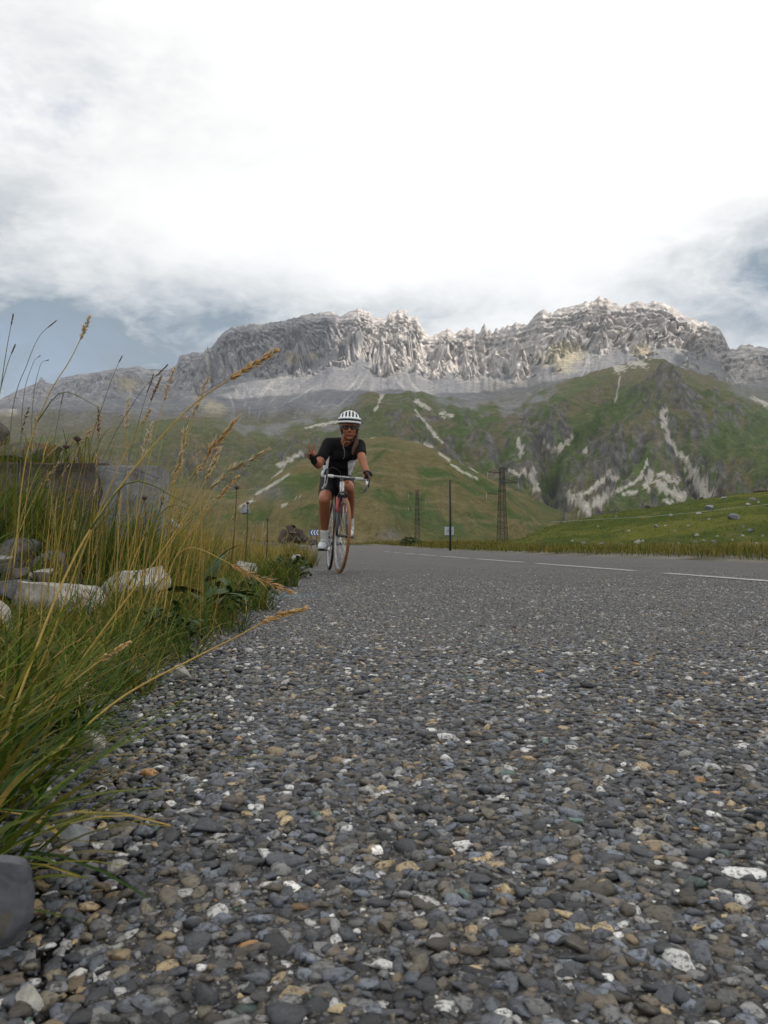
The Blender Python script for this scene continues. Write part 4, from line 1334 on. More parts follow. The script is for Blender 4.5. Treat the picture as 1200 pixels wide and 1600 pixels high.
st = Stuff()
n = 15000
v = 9 + 75 * g.random(n) ** 1.35
u = ROAD_R + 0.45 + 5.5 * g.random(n) ** 1.2 * np.clip(v / 20, 0.4, 1.2)
x, y = from_uv(u, v)
k = fbm(x * 0.7, y * 0.7, 3, 431)
keep = (k > g.uniform(-0.8, 0.1, n))
x, y, v = x[keep], y[keep], v[keep]; n = len(x)
st.add(*blades(np.stack([x, y, ground_h(x, y) - 0.01], 1), g.uniform(0.10, 0.36, n), 0.004 + 0.00028 * v, g.uniform(-3.1, 3.1, n), np.abs(g.normal(0.3, 0.2, n)), g.uniform(0.1, 1.0, n), 0.7 * pick(n, [1, 3, 4, 4, 3, 2, 0.8]), 0.7 * pick(n, [0, 2, 3, 4, 4, 4, 1]), 3))
# a band of longer grass beyond the crest of the road
n = 6500
v = g.uniform(60, 125, n); u = g.uniform(-8, 26, n)
inroad = (v < 104) & (u < ROAD_R + 0.4)
x, y = from_uv(u[~inroad], v[~inroad]); n = len(x)
st.add(*blades(np.stack([x, y, ground_h(x, y) - 0.02], 1), g.uniform(0.2, 0.6, n), g.uniform(0.02, 0.04, n), g.uniform(-3.1, 3.1, n), np.abs(g.normal(0.3, 0.2, n)), g.uniform(0.1, 1.0, n), 0.7 * pick(n, [1, 3, 4, 4, 3, 2, 0.5]), 0.7 * pick(n, [0, 1, 2, 4, 4, 3, 0.8]), 3))
far_grass = link(bpy.data.objects.new('far_verge_grass', st.mesh('far_verge_grass', MAT_GRASS)))
tag(far_grass, 'dry yellow grass strip along the far side of the road', 'grass', kind='stuff')
# short turf roughening the knoll
st = Stuff()
n = 13000
pxs = g.uniform(790, 1260, n); T = g.random(n) ** 0.8
x, y, z = knoll_z(pxs, T)
st.add(*blades(np.stack([x, y, z - 0.02], 1), g.uniform(0.05, 0.16, n), g.uniform(0.006, 0.016, n), g.uniform(-3.1, 3.1, n), np.abs(g.normal(0.4, 0.2, n)), g.uniform(0.1, 1.0, n), 0.9 * pick(n, [5, 4, 3, 2, 1, 0.3, 0]), 0.9 * pick(n, [3, 4, 4, 3, 1.5, 0.5, 0]), 3))
kt = link(bpy.data.objects.new('knoll_grass', st.mesh('knoll_grass', MAT_GRASS)))
tag(kt, 'short green grass on the stony knoll', 'grass', kind='stuff')

# ------------------------------------------------------------------ seeding grass stalks
def attr_mat(name, rough=0.6):
    m, b, bs = new_mat(name)
    at = b.n('ShaderNodeAttribute', attribute_name='cover').outputs['Color']
    geo = b.n('ShaderNodeNewGeometry')
    n = b.noise(geo.outputs['Position'], 250, 3)
    setin(b, bs, 'Base Color', b.n('ShaderNodeVectorMath', operation='SCALE', ins={0: at, 'Scale': b.math('ADD', 0.6, b.math('MULTIPLY', n, 0.8))}).outputs[0])
    bs.inputs['Roughness'].default_value = rough
    bs.inputs['Specular IOR Level'].default_value = 0.3
    return m


MAT_STALK = attr_mat('grass_stalk')


def bez(pts, n):
    """smooth curve through control points (Catmull-Rom)"""
    p = np.array([pts[0]] + list(pts) + [pts[-1]], float)
    p[0] = 2 * p[1] - p[2]; p[-1] = 2 * p[-2] - p[-3]
    out = []
    m = len(pts) - 1
    for s in np.linspace(0, m, n):
        i = min(int(s), m - 1); t = s - i
        a, b_, c, d = p[i], p[i + 1], p[i + 2], p[i + 3]
        out.append(0.5 * ((2 * b_) + (c - a) * t + (2 * a - 5 * b_ + 4 * c - d) * t * t + (3 * b_ - a - 3 * c + d) * t ** 3))
    return np.array(out)


def tube_np(path, rad, k=5):
    path = np.asarray(path, float)
    n = len(path)
    rad = np.broadcast_to(np.asarray(rad, float), (n,))
    tg = np.gradient(path, axis=0)
    tg /= np.linalg.norm(tg, axis=1, keepdims=True) + 1e-12
    ref = np.array([0.31, 0.17, 0.93]) if abs(tg[0, 2]) < 0.9 else np.array([1.0, 0.2, 0.1])
    s = np.cross(tg, ref); s /= np.linalg.norm(s, axis=1, keepdims=True) + 1e-12
    q = np.cross(tg, s)
    a = np.linspace(0, 2 * np.pi, k, endpoint=False)
    V = path[:, None] + rad[:, None, None] * (np.cos(a)[None, :, None] * s[:, None] + np.sin(a)[None, :, None] * q[:, None])
    i = np.arange(n * k).reshape(n, k)
    F = np.stack([i[:-1], np.roll(i, -1, 1)[:-1], np.roll(i, -1, 1)[1:], i[1:]], -1).reshape(-1, 4)
    # caps
    V = V.reshape(-1, 3)
    c0, c1 = len(V), len(V) + 1
    V = np.concatenate([V, path[:1], path[-1:]])
    j = np.arange(k)
    F = np.concatenate([F, np.stack([np.full(k, c0), np.roll(j, -1), j, j], 1)[:, [0, 1, 2, 2]], np.stack([np.full(k, c1), (n - 1) * k + j, (n - 1) * k + np.roll(j, -1), (n - 1) * k + np.roll(j, -1)], 1)])
    tri = F[-2 * k:, :3]
    return V, F[:-2 * k], tri


def tube_mesh(name, path, rad, mat, k=6, col=None):
    V, Q, T = tube_np(path, rad, k)
    F = np.concatenate([np.concatenate([Q[:, [0, 1, 2]], Q[:, [0, 2, 3]]]), T])
    at = None
    if col is not None:
        at = {'cover': np.broadcast_to(np.asarray(col, float), (len(V), 3))}
    return np_mesh(name, V, F, mat, True, at)


def spikelets(path, dens, length, width, spread, col, tipcol, seed):
    """seed head: slim spindle-shaped spikelets set along the end of a stalk"""
    gg = np.random.default_rng(seed)
    path = np.asarray(path)
    seg = np.linalg.norm(np.diff(path, axis=0), axis=1)
    tot = seg.sum()
    n = max(8, int(dens))
    s = np.sort(gg.random(n)) * 0.97
    cum = np.concatenate([[0], np.cumsum(seg)]) / tot
    c = np.stack([np.interp(s, cum, path[:, i]) for i in range(3)], 1)
    tg = np.stack([np.interp(s, 0.5 * (cum[1:] + cum[:-1]), np.diff(path, axis=0)[:, i] / seg) for i in range(3)], 1)
    tg /= np.linalg.norm(tg, axis=1, keepdims=True)
    off = gg.normal(size=(n, 3)); off -= (off * tg).sum(1, keepdims=True) * tg
    off /= np.linalg.norm(off, axis=1, keepdims=True)
    env = np.sin(np.pi * np.clip(0.15 + 0.85 * s, 0, 1)) ** 0.6
    d = tg + off * spread * gg.uniform(0.2, 1.0, (n, 1)) * env[:, None]
    d /= np.linalg.norm(d, axis=1, keepdims=True)
    L = length * gg.uniform(0.7, 1.25, n) * (0.65 + 0.35 * env)
    st_ = c + off * width * 0.6
    a1 = np.cross(d, off); a1 /= np.linalg.norm(a1, axis=1, keepdims=True) + 1e-9
    a2 = np.cross(d, a1)
    w = width * gg.uniform(0.7, 1.3, n)
    m = st_ + d * (L * 0.42)[:, None]
    V = np.stack([st_, m + a1 * w[:, None], m + a2 * w[:, None], m - a1 * w[:, None], m - a2 * w[:, None], st_ + d * L[:, None]], 1)
    f = np.array([(0, 2, 1), (0, 3, 2), (0, 4, 3), (0, 1, 4), (5, 1, 2), (5, 2, 3), (5, 3, 4), (5, 4, 1)])
    F = (f[None] + (np.arange(n) * 6)[:, None, None]).reshape(-1, 3)
    base = np.asarray(col) * gg.uniform(0.75, 1.25, (n, 1))
    cc = np.repeat(base[:, None], 6, 1); cc[:, 5] = tipcol
    return V.reshape(-1, 3), F, cc.reshape(-1, 3)


STRAW, GOLD, PURPLE, PALE, DARK, LEAFG = (0.40, 0.28, 0.07), (0.46, 0.25, 0.07), (0.20, 0.11, 0.09), (0.50, 0.40, 0.26), (0.085, 0.075, 0.055), (0.13, 0.15, 0.04)


def stalk(pts, head, r, style, label, seed, leaf=False):
    """pts: (px, py, Y) from the foot to the tip; head: share of the length taken by the seed head"""
    w = [P(*p) for p in pts]
    path = bez([tuple(p) for p in w], 40)
    base = path[0].copy()
    root = empty('grass_stalk', base)
    tag(root, label, 'grass stalk')
    path = path - base
    kind = {'gold': (STRAW, GOLD, PALE, 0.75), 'pale': (STRAW, PALE, (0.6, 0.5, 0.36), 1.2), 'purple': ((0.22, 0.18, 0.08), PURPLE, PALE, 0.8), 'dark': ((0.11, 0.12, 0.05), DARK, (0.2, 0.16, 0.1), 0.35), 'straw': (STRAW, (0.40, 0.31, 0.15), PALE, 0.55)}[style]
    rad = r * np.linspace(1.0, 0.45, 40)
    link(bpy.data.objects.new('stem', tube_mesh('stem', path, rad, MAT_STALK, 6, kind[0])), root)
    i0 = int(40 * (1 - head))
    hp = path[i0:]
    L = np.linalg.norm(np.diff(hp, axis=0), axis=1).sum()
    dn = {'gold': 60, 'pale': 90, 'purple': 70, 'dark': 60, 'straw': 60}[style]
    V, F, cc = spikelets(hp, dn, L * (0.17 if style != 'dark' else 0.12), max(r * 0.95, L * 0.010), kind[3], kind[1], kind[2], seed)
    link(bpy.data.objects.new('seed_head', np_mesh('seed_head', V, F, MAT_STALK, False, {'cover': cc})), root)
    if leaf:
        a = path[12]
        lp = bez([tuple(a), tuple(a + np.array((0.05, 0, 0.06))), tuple(a + np.array((0.12, 0.01, 0.03)))], 8)
        link(bpy.data.objects.new('leaf', tube_mesh('leaf', lp, r * np.linspace(1.2, 0.3, 8), MAT_STALK, 4, LEAFG)), root)
    return root


STALKS = [
    ([(10, 1140, 0.90), (100, 905, 0.97), (180, 770, 1.0), (288, 645, 1.02), (360, 592, 1.03), (438, 546, 1.04)], 0.22, 0.0016, 'gold', 'long golden seed stalk slanting up right across the far scree'),
    ([(70, 1190, 0.92), (190, 1090, 1.0), (300, 1030, 1.05), (370, 995, 1.07), (420, 968, 1.08), (478, 950, 1.09)], 0.26, 0.0016, 'gold', 'lowest golden stalk reaching out over the road chippings'),
    ([(255, 960, 1.9), (270, 880, 1.9), (300, 856, 1.88), (350, 876, 1.86), (390, 898, 1.84), (458, 928, 1.82)], 0.36, 0.0016, 'gold', 'golden seed head drooping right beside the dock leaves'),
    ([(-30, 1190, 0.8), (40, 1120, 0.84), (110, 1068, 0.87), (160, 1030, 0.88), (203, 1003, 0.89)], 0.30, 0.0013, 'gold', 'short rusty seed head hanging above the nearest tuft'),
    ([(20, 900, 1.6), (40, 720, 1.6), (75, 620, 1.6), (108, 565, 1.6), (128, 525, 1.6), (140, 494, 1.6)], 0.24, 0.0014, 'pale', 'tall stalk with feathery pinkish head rising highest on the left'),
    ([(-40, 800, 1.5), (-5, 640, 1.5), (8, 560, 1.5), (15, 520, 1.5), (21, 490, 1.5)], 0.17, 0.0010, 'dark', 'thin dark stalk at the left edge against the cloud'),
    ([(-30, 820, 1.5), (-5, 640, 1.5), (10, 575, 1.5), (24, 538, 1.5)], 0.16, 0.0010, 'dark', 'thin dark stalk just below the one at the left edge'),
    ([(5, 820, 1.6), (20, 640, 1.6), (42, 570, 1.6), (62, 525, 1.6), (88, 501, 1.6)], 0.15, 0.0009, 'dark', 'thin dark stalk curving right below the upper left clouds'),
    ([(30, 840, 1.7), (35, 640, 1.7), (50, 572, 1.7), (63, 555, 1.7)], 0.12, 0.0008, 'dark', 'small dark seed spike left of the feathery head'),
    ([(50, 840, 1.7), (50, 650, 1.7), (62, 574, 1.7), (76, 562, 1.7)], 0.12, 0.0008, 'dark', 'second small dark seed spike left of the feathery head'),
    ([(110, 900, 1.7), (135, 720, 1.7), (165, 620, 1.7), (182, 575, 1.7), (191, 556, 1.7)], 0.17, 0.0010, 'dark', 'dark narrow seed spike before the leftmost ridge'),
    ([(80, 860, 1.8), (85, 700, 1.8), (92, 650, 1.8), (99, 615, 1.8)], 0.2, 0.0009, 'dark', 'short dark spike above the thistles'),
    ([(140, 930, 1.9), (190, 760, 1.9), (222, 640, 1.9), (240, 585, 1.9)], 0.22, 0.0011, 'dark', 'dark spike crossing the grass heads at centre left'),
    ([(170, 950, 2.0), (200, 780, 2.0), (232, 640, 2.0), (252, 588, 2.0)], 0.28, 0.0012, 'purple', 'purplish brown seed head left of the pale feathery one'),
    ([(190, 950, 2.0), (220, 780, 2.0), (252, 640, 2.0), (273, 575, 2.0)], 0.30, 0.0011, 'pale', 'pale feathery seed head against the dark left cliff'),
    ([(150, 960, 2.0), (152, 800, 2.0), (153, 700, 2.0), (154, 635, 2.0)], 0.28, 0.0011, 'purple', 'upright brownish seed head above the grey block'),
    ([(200, 960, 1.9), (200, 800, 1.9), (198, 690, 1.9), (200, 622, 1.9)], 0.26, 0.0011, 'pale', 'upright pale seed head over the grey block right edge'),
    ([(230, 960, 2.1), (262, 800, 2.1), (295, 670, 2.1), (326, 588, 2.1)], 0.28, 0.0011, 'pale', 'pale bristly seed head below the long golden stalk'),
    ([(170, 1000, 1.5), (215, 860, 1.5), (262, 790, 1.5), (310, 730, 1.5), (370, 655, 1.5)], 0.30, 0.0014, 'gold', 'golden seed head slanting right before the green hill'),
    ([(200, 1000, 1.7), (250, 880, 1.7), (300, 800, 1.7), (350, 745, 1.7), (416, 704, 1.7)], 0.36, 0.0013, 'straw', 'straw seed head leaning far right before the pale track'),
    ([(230, 980, 1.8), (270, 880, 1.8), (310, 815, 1.8), (350, 768, 1.8), (372, 745, 1.8)], 0.34, 0.0015, 'gold', 'thick golden seed head below the straw one'),
    ([(190, 970, 2.0), (230, 820, 2.0), (275, 740, 2.0), (292, 655, 2.0)], 0.34, 0.0011, 'straw', 'straw seed head behind the long slanting stalk'),
    ([(205, 950, 2.1), (212, 830, 2.1), (218, 740, 2.1), (238, 660, 2.1)], 0.26, 0.0011, 'pale', 'pale drooping seed head right of the grey block'),
    ([(120, 940, 1.8), (130, 840, 1.8), (160, 720, 1.8), (215, 620, 1.8), (262, 570, 1.8)], 0.12, 0.0012, 'dark', 'dark stalk bending right behind the pale feathery head'),
    ([(25, 1130, 1.1), (75, 1010, 1.1), (130, 860, 1.1), (190, 720, 1.1), (235, 640, 1.1)], 0.10, 0.0014, 'straw', 'straw stem rising steeply in front of the limestone blocks'),
    ([(60, 1130, 1.0), (150, 1000, 1.0), (240, 880, 1.0), (300, 790, 1.0), (345, 700, 1.0)], 0.16, 0.0015, 'straw', 'straw stem crossing in front of both limestone blocks'),
]
for i, (pts, head, r, style, label) in enumerate(STALKS):
    stalk(pts, head, r, style, label, 700 + i, leaf=i in (0, 4, 18))
# many finer seeding stems further back, too many to tell apart
V_, F_, C_, nb_ = [], [], [], 0
for i in range(120):
    vv = random.uniform(1.9, 6.0) if i < 85 else random.uniform(6, 12)
    x, y = from_uv(float(bank_edge(vv)) - random.uniform(0.12, 1.7), vv)
    z = float(ground_h(x, y))
    h = random.uniform(0.28, 0.62)
    le = random.uniform(0.0, 0.30)
    pth = bez([(x, y, z), (x + le * 0.2 * h, y, z + 0.45 * h), (x + le * 0.55 * h, y + random.uniform(-.03, .03), z + 0.8 * h), (x + le * 1.1 * h, y, z + h)], 14)
    st_ = random.choice(['pale', 'gold', 'straw', 'straw', 'dark'])
    c0 = {'pale': STRAW, 'gold': STRAW, 'straw': STRAW, 'dark': LEAFG}[st_]
    c1 = {'pale': PALE, 'gold': GOLD, 'straw': (0.38, 0.29, 0.15), 'dark': DARK}[st_]
    V, Q, T = tube_np(pth, np.linspace(0.0011, 0.0005, 14) * (1 if vv < 6 else 1.8), 4)
    F = np.concatenate([np.concatenate([Q[:, [0, 1, 2]], Q[:, [0, 2, 3]]]), T])
    V_.append(V); F_.append(F + nb_); C_.append(np.broadcast_to(np.array(c0), (len(V), 3))); nb_ += len(V)
    V, F, cc = spikelets(pth[10:], 26, 0.014, 0.0013 if vv < 6 else 0.003, 0.6, c1, PALE, 900 + i)
    V_.append(V); F_.append(F + nb_); C_.append(cc); nb_ += len(V)
o = link(bpy.data.objects.new('seeding_grass', np_mesh('seeding_grass', np.concatenate(V_), np.concatenate(F_), MAT_STALK, True, {'cover': np.concatenate(C_)})))
tag(o, 'thicket of fine seeding grass stems on the bank', 'grass', kind='stuff')

# ------------------------------------------------------------------ dock plant, thistles, leafy plant
def leaf_mesh(L, W, droop, seed, fold=0.25):
    nseg, nw = 9, 4
    t = np.linspace(0, 1, nseg)[:, None]
    s = np.linspace(-1, 1, nw + 1)[None]
    wid = W * np.sin(np.pi * np.clip(t * 0.93 + 0.05, 0, 1)) ** 0.75
    gg = np.random.default_rng(seed)
    ph = gg.uniform(0, 6)
    x = s * wid
    a = droop * t
    y = L * (np.sin(a) / max(droop, 1e-3) if droop else t) + 0 * s
    z = -L * (1 - np.cos(a)) / max(droop, 1e-3) + np.abs(s) * wid * fold + 0.05 * W * np.sin(9 * t + ph + 3 * s) * np.abs(s)
    V = np.stack([x + 0 * t, y, z], -1).reshape(-1, 3)
    return V, grid_faces(nseg, nw + 1)


def leaf_mat(name, col, vein):
    m, b, bs = new_mat(name)
    tc = b.n('ShaderNodeTexCoord')
    n = b.noise(tc.outputs['Object'], 45, 4)
    setin(b, bs, 'Base Color', b.mix(b.mapr(n, 0.35, 0.7, 0, 1), col, vein))
    bs.inputs['Roughness'].default_value = 0.6
    bs.inputs['Specular IOR Level'].default_value = 0.2
    return m


MAT_LEAF = leaf_mat('dock_leaf', (0.022, 0.050, 0.010), (0.05, 0.085, 0.018))
MAT_REDLEAF = leaf_mat('red_dock_leaf', (0.10, 0.032, 0.018), (0.15, 0.06, 0.025))


def dock():
    c = P(322, 960, 2.55)
    c.z = float(ground_h(c.x, c.y))
    root = empty('dock_plant', c)
    tag(root, 'dock plant with broad dark leaves and two reddish ones by the road', 'plant')
    spec = [(-0.2, 0.95, 0.25, 0.030, 0), (0.35, 0.8, 0.26, 0.034, 0), (0.8, 0.75, 0.24, 0.030, 0), (-0.8, 0.7, 0.22, 0.03, 0), (1.25, 0.55, 0.22, 0.032, 0), (1.9, 0.5, 0.2, 0.028, 0), (-1.6, 0.5, 0.2, 0.03, 0), (0.1, 1.15, 0.24, 0.028, 0), (1.4, 0.2, 0.16, 0.024, 1), (1.75, -0.02, 0.19, 0.026, 1), (2.4, 0.4, 0.18, 0.028, 0), (0.6, 1.1, 0.22, 0.03, 0)]
    for i, (az, el, L, W, red) in enumerate(spec):
        V, F = leaf_mesh(L * 0.8, W * 0.72, 0.9, 40 + i)
        o = link(bpy.data.objects.new('leaf', np_mesh('leaf', V, F, MAT_REDLEAF if red else MAT_LEAF)), root)
        o.matrix_basis = Matrix.Translation((0, 0, 0.012 + 0.012 * i * (not red) + 0.035 * red)) @ Matrix.Rotation(-az, 4, 'Z') @ Matrix.Rotation(el, 4, 'X') @ Matrix.Rotation(random.uniform(-.5, .5), 4, 'Y')
        if red: o['label'] = 'reddish brown dying leaf'
        o.data.materials[0] = MAT_REDLEAF if red else MAT_LEAF


dock()


def leafy(px, Y, n, R, H, label, seed, big=0.03):
    gg = np.random.default_rng(seed)
    x = (px - 600) / FPX * Y
    z = float(ground_h(x, Y))
    root = empty('leafy_plant', (x, Y, z))
    tag(root, label, 'plant')
    V, F, nb = [], [], 0
    for i in range(n):
        a, rr, hh = gg.uniform(0, 6.28), R * math.sqrt(gg.random()), H * gg.random() ** 0.7
        lv, lf = leaf_mesh(big * gg.uniform(0.7, 1.3), big * 0.3, 0.6, i)
        M = np.array(Matrix.Rotation(gg.uniform(0, 6.28), 3, 'Z') @ Matrix.Rotation(gg.uniform(-0.3, 1.2), 3, 'X'))
        V.append(lv @ M.T + np.array((rr * math.cos(a), rr * math.sin(a), hh * (1 - 0.5 * (rr / R) ** 2)))); F.append(lf + nb); nb += len(lv)
    link(bpy.data.objects.new('foliage', np_mesh('foliage', np.concatenate(V), np.concatenate(F), MAT_LEAF)), root)
    sv, sf, nb = [], [], 0
    for i in range(9):
        a = gg.uniform(0, 6.28); rr = R * gg.random()
        Vt, Q, T = tube_np(np.array([(0, 0, 0), (rr * 0.5 * math.cos(a), rr * 0.5 * math.sin(a), H * 0.5), (rr * math.cos(a), rr * math.sin(a), H * 0.9)]), [0.004, 0.003, 0.001], 4)
        sv.append(Vt); sf.append(np.concatenate([np.concatenate([Q[:, [0, 1, 2]], Q[:, [0, 2, 3]]]), T]) + nb); nb += len(Vt)
    link(bpy.data.objects.new('stem', np_mesh('stem', np.concatenate(sv), np.concatenate(sf), MAT_LEAF)), root)


leafy(338, 2.75, 150, 0.10, 0.12, 'dark leafy clump on the road edge left of the drooping golden head', 7, 0.035)
leafy(392, 3.7, 170, 0.12, 0.13, 'dark leafy clump on the road edge below the pale flat stone', 8, 0.04)
leafy(262, 2.0, 120, 0.08, 0.10, 'low leafy clump in the turf in front of the right limestone block', 9, 0.03)
leafy(454, 6.3, 240, 0.17, 0.20, 'dark leafy plant at the road edge beside the round tuft', 5, 0.05)
leafy(640, 62, 420, 0.75, 0.75, 'small dark green bush beyond the far road edge', 6, 0.16)

MAT_THISTLE = simple_mat('dead_thistle', (0.07, 0.042, 0.03), 0.8, 0.3, 60)


def thistle(px, py, Y, foot, r, label, seed):
    top = P(px, py, Y)
    b0 = P(px + foot, py + 120, Y)
    b0.z = float(ground_h(b0.x, b0.y))
    root = empty('thistle', b0)
    tag(root, label, 'thistle')
    t = np.array(top - b0)
    path = bez([(0, 0, 0), tuple(t * 0.5 + np.array((0.01, 0, 0.01))), tuple(t)], 12)
    link(bpy.data.objects.new('stem', tube_mesh('stem', path, np.linspace(0.0022, 0.0014, 12) * (Y / 2.5), MAT_THISTLE, 5)), root)
    gg = np.random.default_rng(seed)
    V, F = I2V * np.array((r, r, r * 0.8)) * (1 + 0.12 * gg.normal(size=(len(I2V), 1))), I2F
    sp, sf = [], []
    for i in range(26):
        d = gg.normal(size=3); d[2] = d[2] * 0.5 + 0.15; d /= np.linalg.norm(d)
        a = np.cross(d, (0.3, 0.2, 0.9)); a /= np.linalg.norm(a); b_ = np.cross(d, a)
        k = len(V) + 4 * i
        sp += [d * r * 0.8 + a * r * 0.13, d * r * 0.8 - a * r * 0.07 + b_ * r * 0.11, d * r * 0.8 - a * r * 0.07 - b_ * r * 0.11, d * r * gg.uniform(1.3, 1.9)]
        sf += [(k, k + 1, k + 3), (k + 1, k + 2, k + 3), (k + 2, k, k + 3)]
    V, F = np.concatenate([V, np.array(sp)]), np.concatenate([F, np.array(sf)])
    o = link(bpy.data.objects.new('flower_head', np_mesh('flower_head', V + t, F, MAT_THISTLE, False)), root)


thistle(121, 686, 2.6, 6, 0.011, 'dead thistle with shrivelled brown head above the slab', 1)
thistle(103, 698, 2.6, -4, 0.009, 'dead thistle with small round head left of the shrivelled one', 2)
thistle(370, 762, 4.5, -14, 0.012, 'dark thistle head standing before the green hillside', 3)
thistle(387, 786, 5.0, -8, 0.010, 'dark thistle head over the pale stone on the bank', 4)
thistle(418, 812, 6.0, -6, 0.011, 'small black thistle head nearest the boulder heap', 5)
thistle(226, 778, 2.6, -4, 0.008, 'reddish bud right of the grey block', 6)
# ------------------------------------------------------------------ pylons, pole, sign, cable
MAT_STEEL = simple_mat('weathered_pylon_steel', (0.05, 0.043, 0.040), 0.7, 0.3, 6, metal=0.3)
MAT_CABLE = simple_mat('pale_cable', (0.34, 0.36, 0.36), 0.6, 0.1, 3)
MAT_POLE = simple_mat('tarred_pole', (0.016, 0.016, 0.018), 0.8, 0.3, 9)
MAT_BOARD = simple_mat('grey_sign_back', (0.42, 0.44, 0.46), 0.5, 0.08, 4)
MAT_BLUE = simple_mat('sign_blue', (0.03, 0.09, 0.26), 0.45, 0.1, 4)
MAT_WHITE = simple_mat('sign_white', (0.75, 0.75, 0.75), 0.45, 0.05, 4)
MAT_GLASSY = simple_mat('insulator_glass', (0.35, 0.36, 0.35), 0.3, 0.1, 20)


def bars(name, segs, mat, parent, k=4):
    V, F, n = [], [], 0
    for a, b_, r in segs:
        v, q, t = tube_np(np.array([a, (np.array(a) + np.array(b_)) / 2, b_]), r, k)
        V.append(v); F.append(np.concatenate([np.concatenate([q[:, [0, 1, 2]], q[:, [0, 2, 3]]]), t]) + n); n += len(v)
    return link(bpy.data.objects.new(name, np_mesh(name, np.concatenate(V), np.concatenate(F), mat, False)), parent)


def pylon(px, py_top, py_bot, Y, wb, wt, arms, label, rot=0.35, nb=13, t=0.05):
    top, bot = P(px, py_top, Y), P(px, py_bot, Y)
    bot.z = min(bot.z, float(ground_h(bot.x, bot.y)))
    H = top.z - bot.z
    root = empty('pylon', bot)
    root.rotation_euler = (0, 0, rot)
    tag(root, label, 'pylon')
    zs = np.linspace(0, H, nb)
    half = lambda z: 0.5 * (wb + (wt - wb) * (z / H) ** 0.85)
    cor = lambda z: [np.array((sx * half(z), sy * half(z), z)) for sx, sy in ((-1, -1), (1, -1), (1, 1), (-1, 1))]
    for i in range(4):
        bars('leg', [(cor(zs[j])[i], cor(zs[j + 1])[i], t) for j in range(nb - 1)], MAT_STEEL, root)
    br = []
    for j in range(nb - 1):
        a, b_ = cor(zs[j]), cor(zs[j + 1])
        for i in range(4):
            k = (i + 1) % 4
            br += [(a[i], b_[k], t * 0.6), (a[k], b_[i], t * 0.6), (b_[i], b_[k], t * 0.6)]
    bars('bracing', br, MAT_STEEL, root)
    ends = []
    for sgn, frac, L in arms:
        z = H * frac
        h = half(z)
        tip = np.array((sgn * (h + L), 0, z))
        s = [((sgn * h, -h, z), tip, t * 0.8), ((sgn * h, h, z), tip, t * 0.8), ((sgn * h, -h, z + 0.045 * H), tip, t * 0.7), ((sgn * h, h, z + 0.045 * H), tip, t * 0.7)]
        arm = bars('cross_arm', s, MAT_STEEL, root)
        bars('insulator', [(tip, tip - np.array((0, 0, 0.07 * H)), t * 0.9)], MAT_GLASSY, arm, 6)
        M = Matrix.Translation(bot) @ Matrix.Rotation(rot, 4, 'Z')
        ends.append(M @ Vector(tip - np.array((0, 0, 0.07 * H))))
    return ends


e1 = pylon(785, 731, 854, 120, 1.35, 0.55, [(-1, 0.94, 2.0), (1, 0.81, 2.3), (-1, 0.665, 2.1)], 'tall lattice pylon with three arms beyond the far road edge', 0.25, 14, 0.048)
e2 = pylon(652, 767, 852, 185, 1.1, 0.5, [(-1, 0.94, 1.8), (1, 0.82, 1.8), (-1, 0.7, 1.8)], 'smaller distant lattice pylon left of the dark pole', 0.25, 12, 0.042)
for i in range(3):
    a, b_ = np.array(e1[i]), np.array(e2[i])
    t = np.linspace(0, 1, 24)[:, None]
    path = a + (b_ - a) * t - np.array((0, 0, 1.6)) * 4 * t * (1 - t)
    o = link(bpy.data.objects.new('power_line', tube_mesh('power_line', path, 0.012, MAT_POLE, 4)))
    tag(o, ['uppermost power line between the two lattice pylons', 'middle power line between the two lattice pylons', 'lowest power line between the two lattice pylons'][i], 'power line', 'power lines between the pylons')
# thin pale cable over the knoll
cp = []
for x, y in [(858, 816), (890, 814), (940, 811), (1000, 808), (1050, 804), (1100, 799), (1150, 793), (1200, 788), (1260, 780)]:
    X, Y, Z = on_knoll(x, y + 3)
    cp.append(tuple(P(x, y, Y - 0.4)))
o = link(bpy.data.objects.new('fence_wire', tube_mesh('fence_wire', bez(cp, 60), 0.010, MAT_CABLE, 4)))
tag(o, 'thin pale wire strung low across the green knoll', 'wire')

# dark pole with a sign board
Y = 38.0
b0, t0 = P(703.5, 856, Y), P(703.5, 750, Y)
b0.z = float(ground_h(b0.x, b0.y)) - 0.05
root = empty('pole', b0)
tag(root, 'slim black pole with a pale square board beyond the road', 'pole')
H = t0.z - b0.z
link(bpy.data.objects.new('shaft', tube_mesh('shaft', np.array([(0, 0, 0), (0.01, 0, H * 0.5), (0.0, 0, H)]), [0.054, 0.05, 0.046], MAT_POLE, 10)), root)
bm = bmesh.new()
bmesh.ops.create_cube(bm, size=1)
zc = P(702, 829.5, Y).z - b0.z
for v in bm.verts: v.co = Vector((v.co.x * 0.44 - 0.04, v.co.y * 0.02 + 0.085, v.co.z * 0.40 + zc))
bmesh.ops.bevel(bm, geom=bm.edges[:], offset=0.006, segments=2, affect='EDGES')
link_o = bm_obj('sign_board', bm, MAT_BOARD, root, False)
bars('bracket', [((-0.16, 0.066, zc), (0.1, 0.066, zc), 0.012), ((0, 0.05, zc), (0, 0.08, zc), 0.02)], MAT_STEEL, link_o)

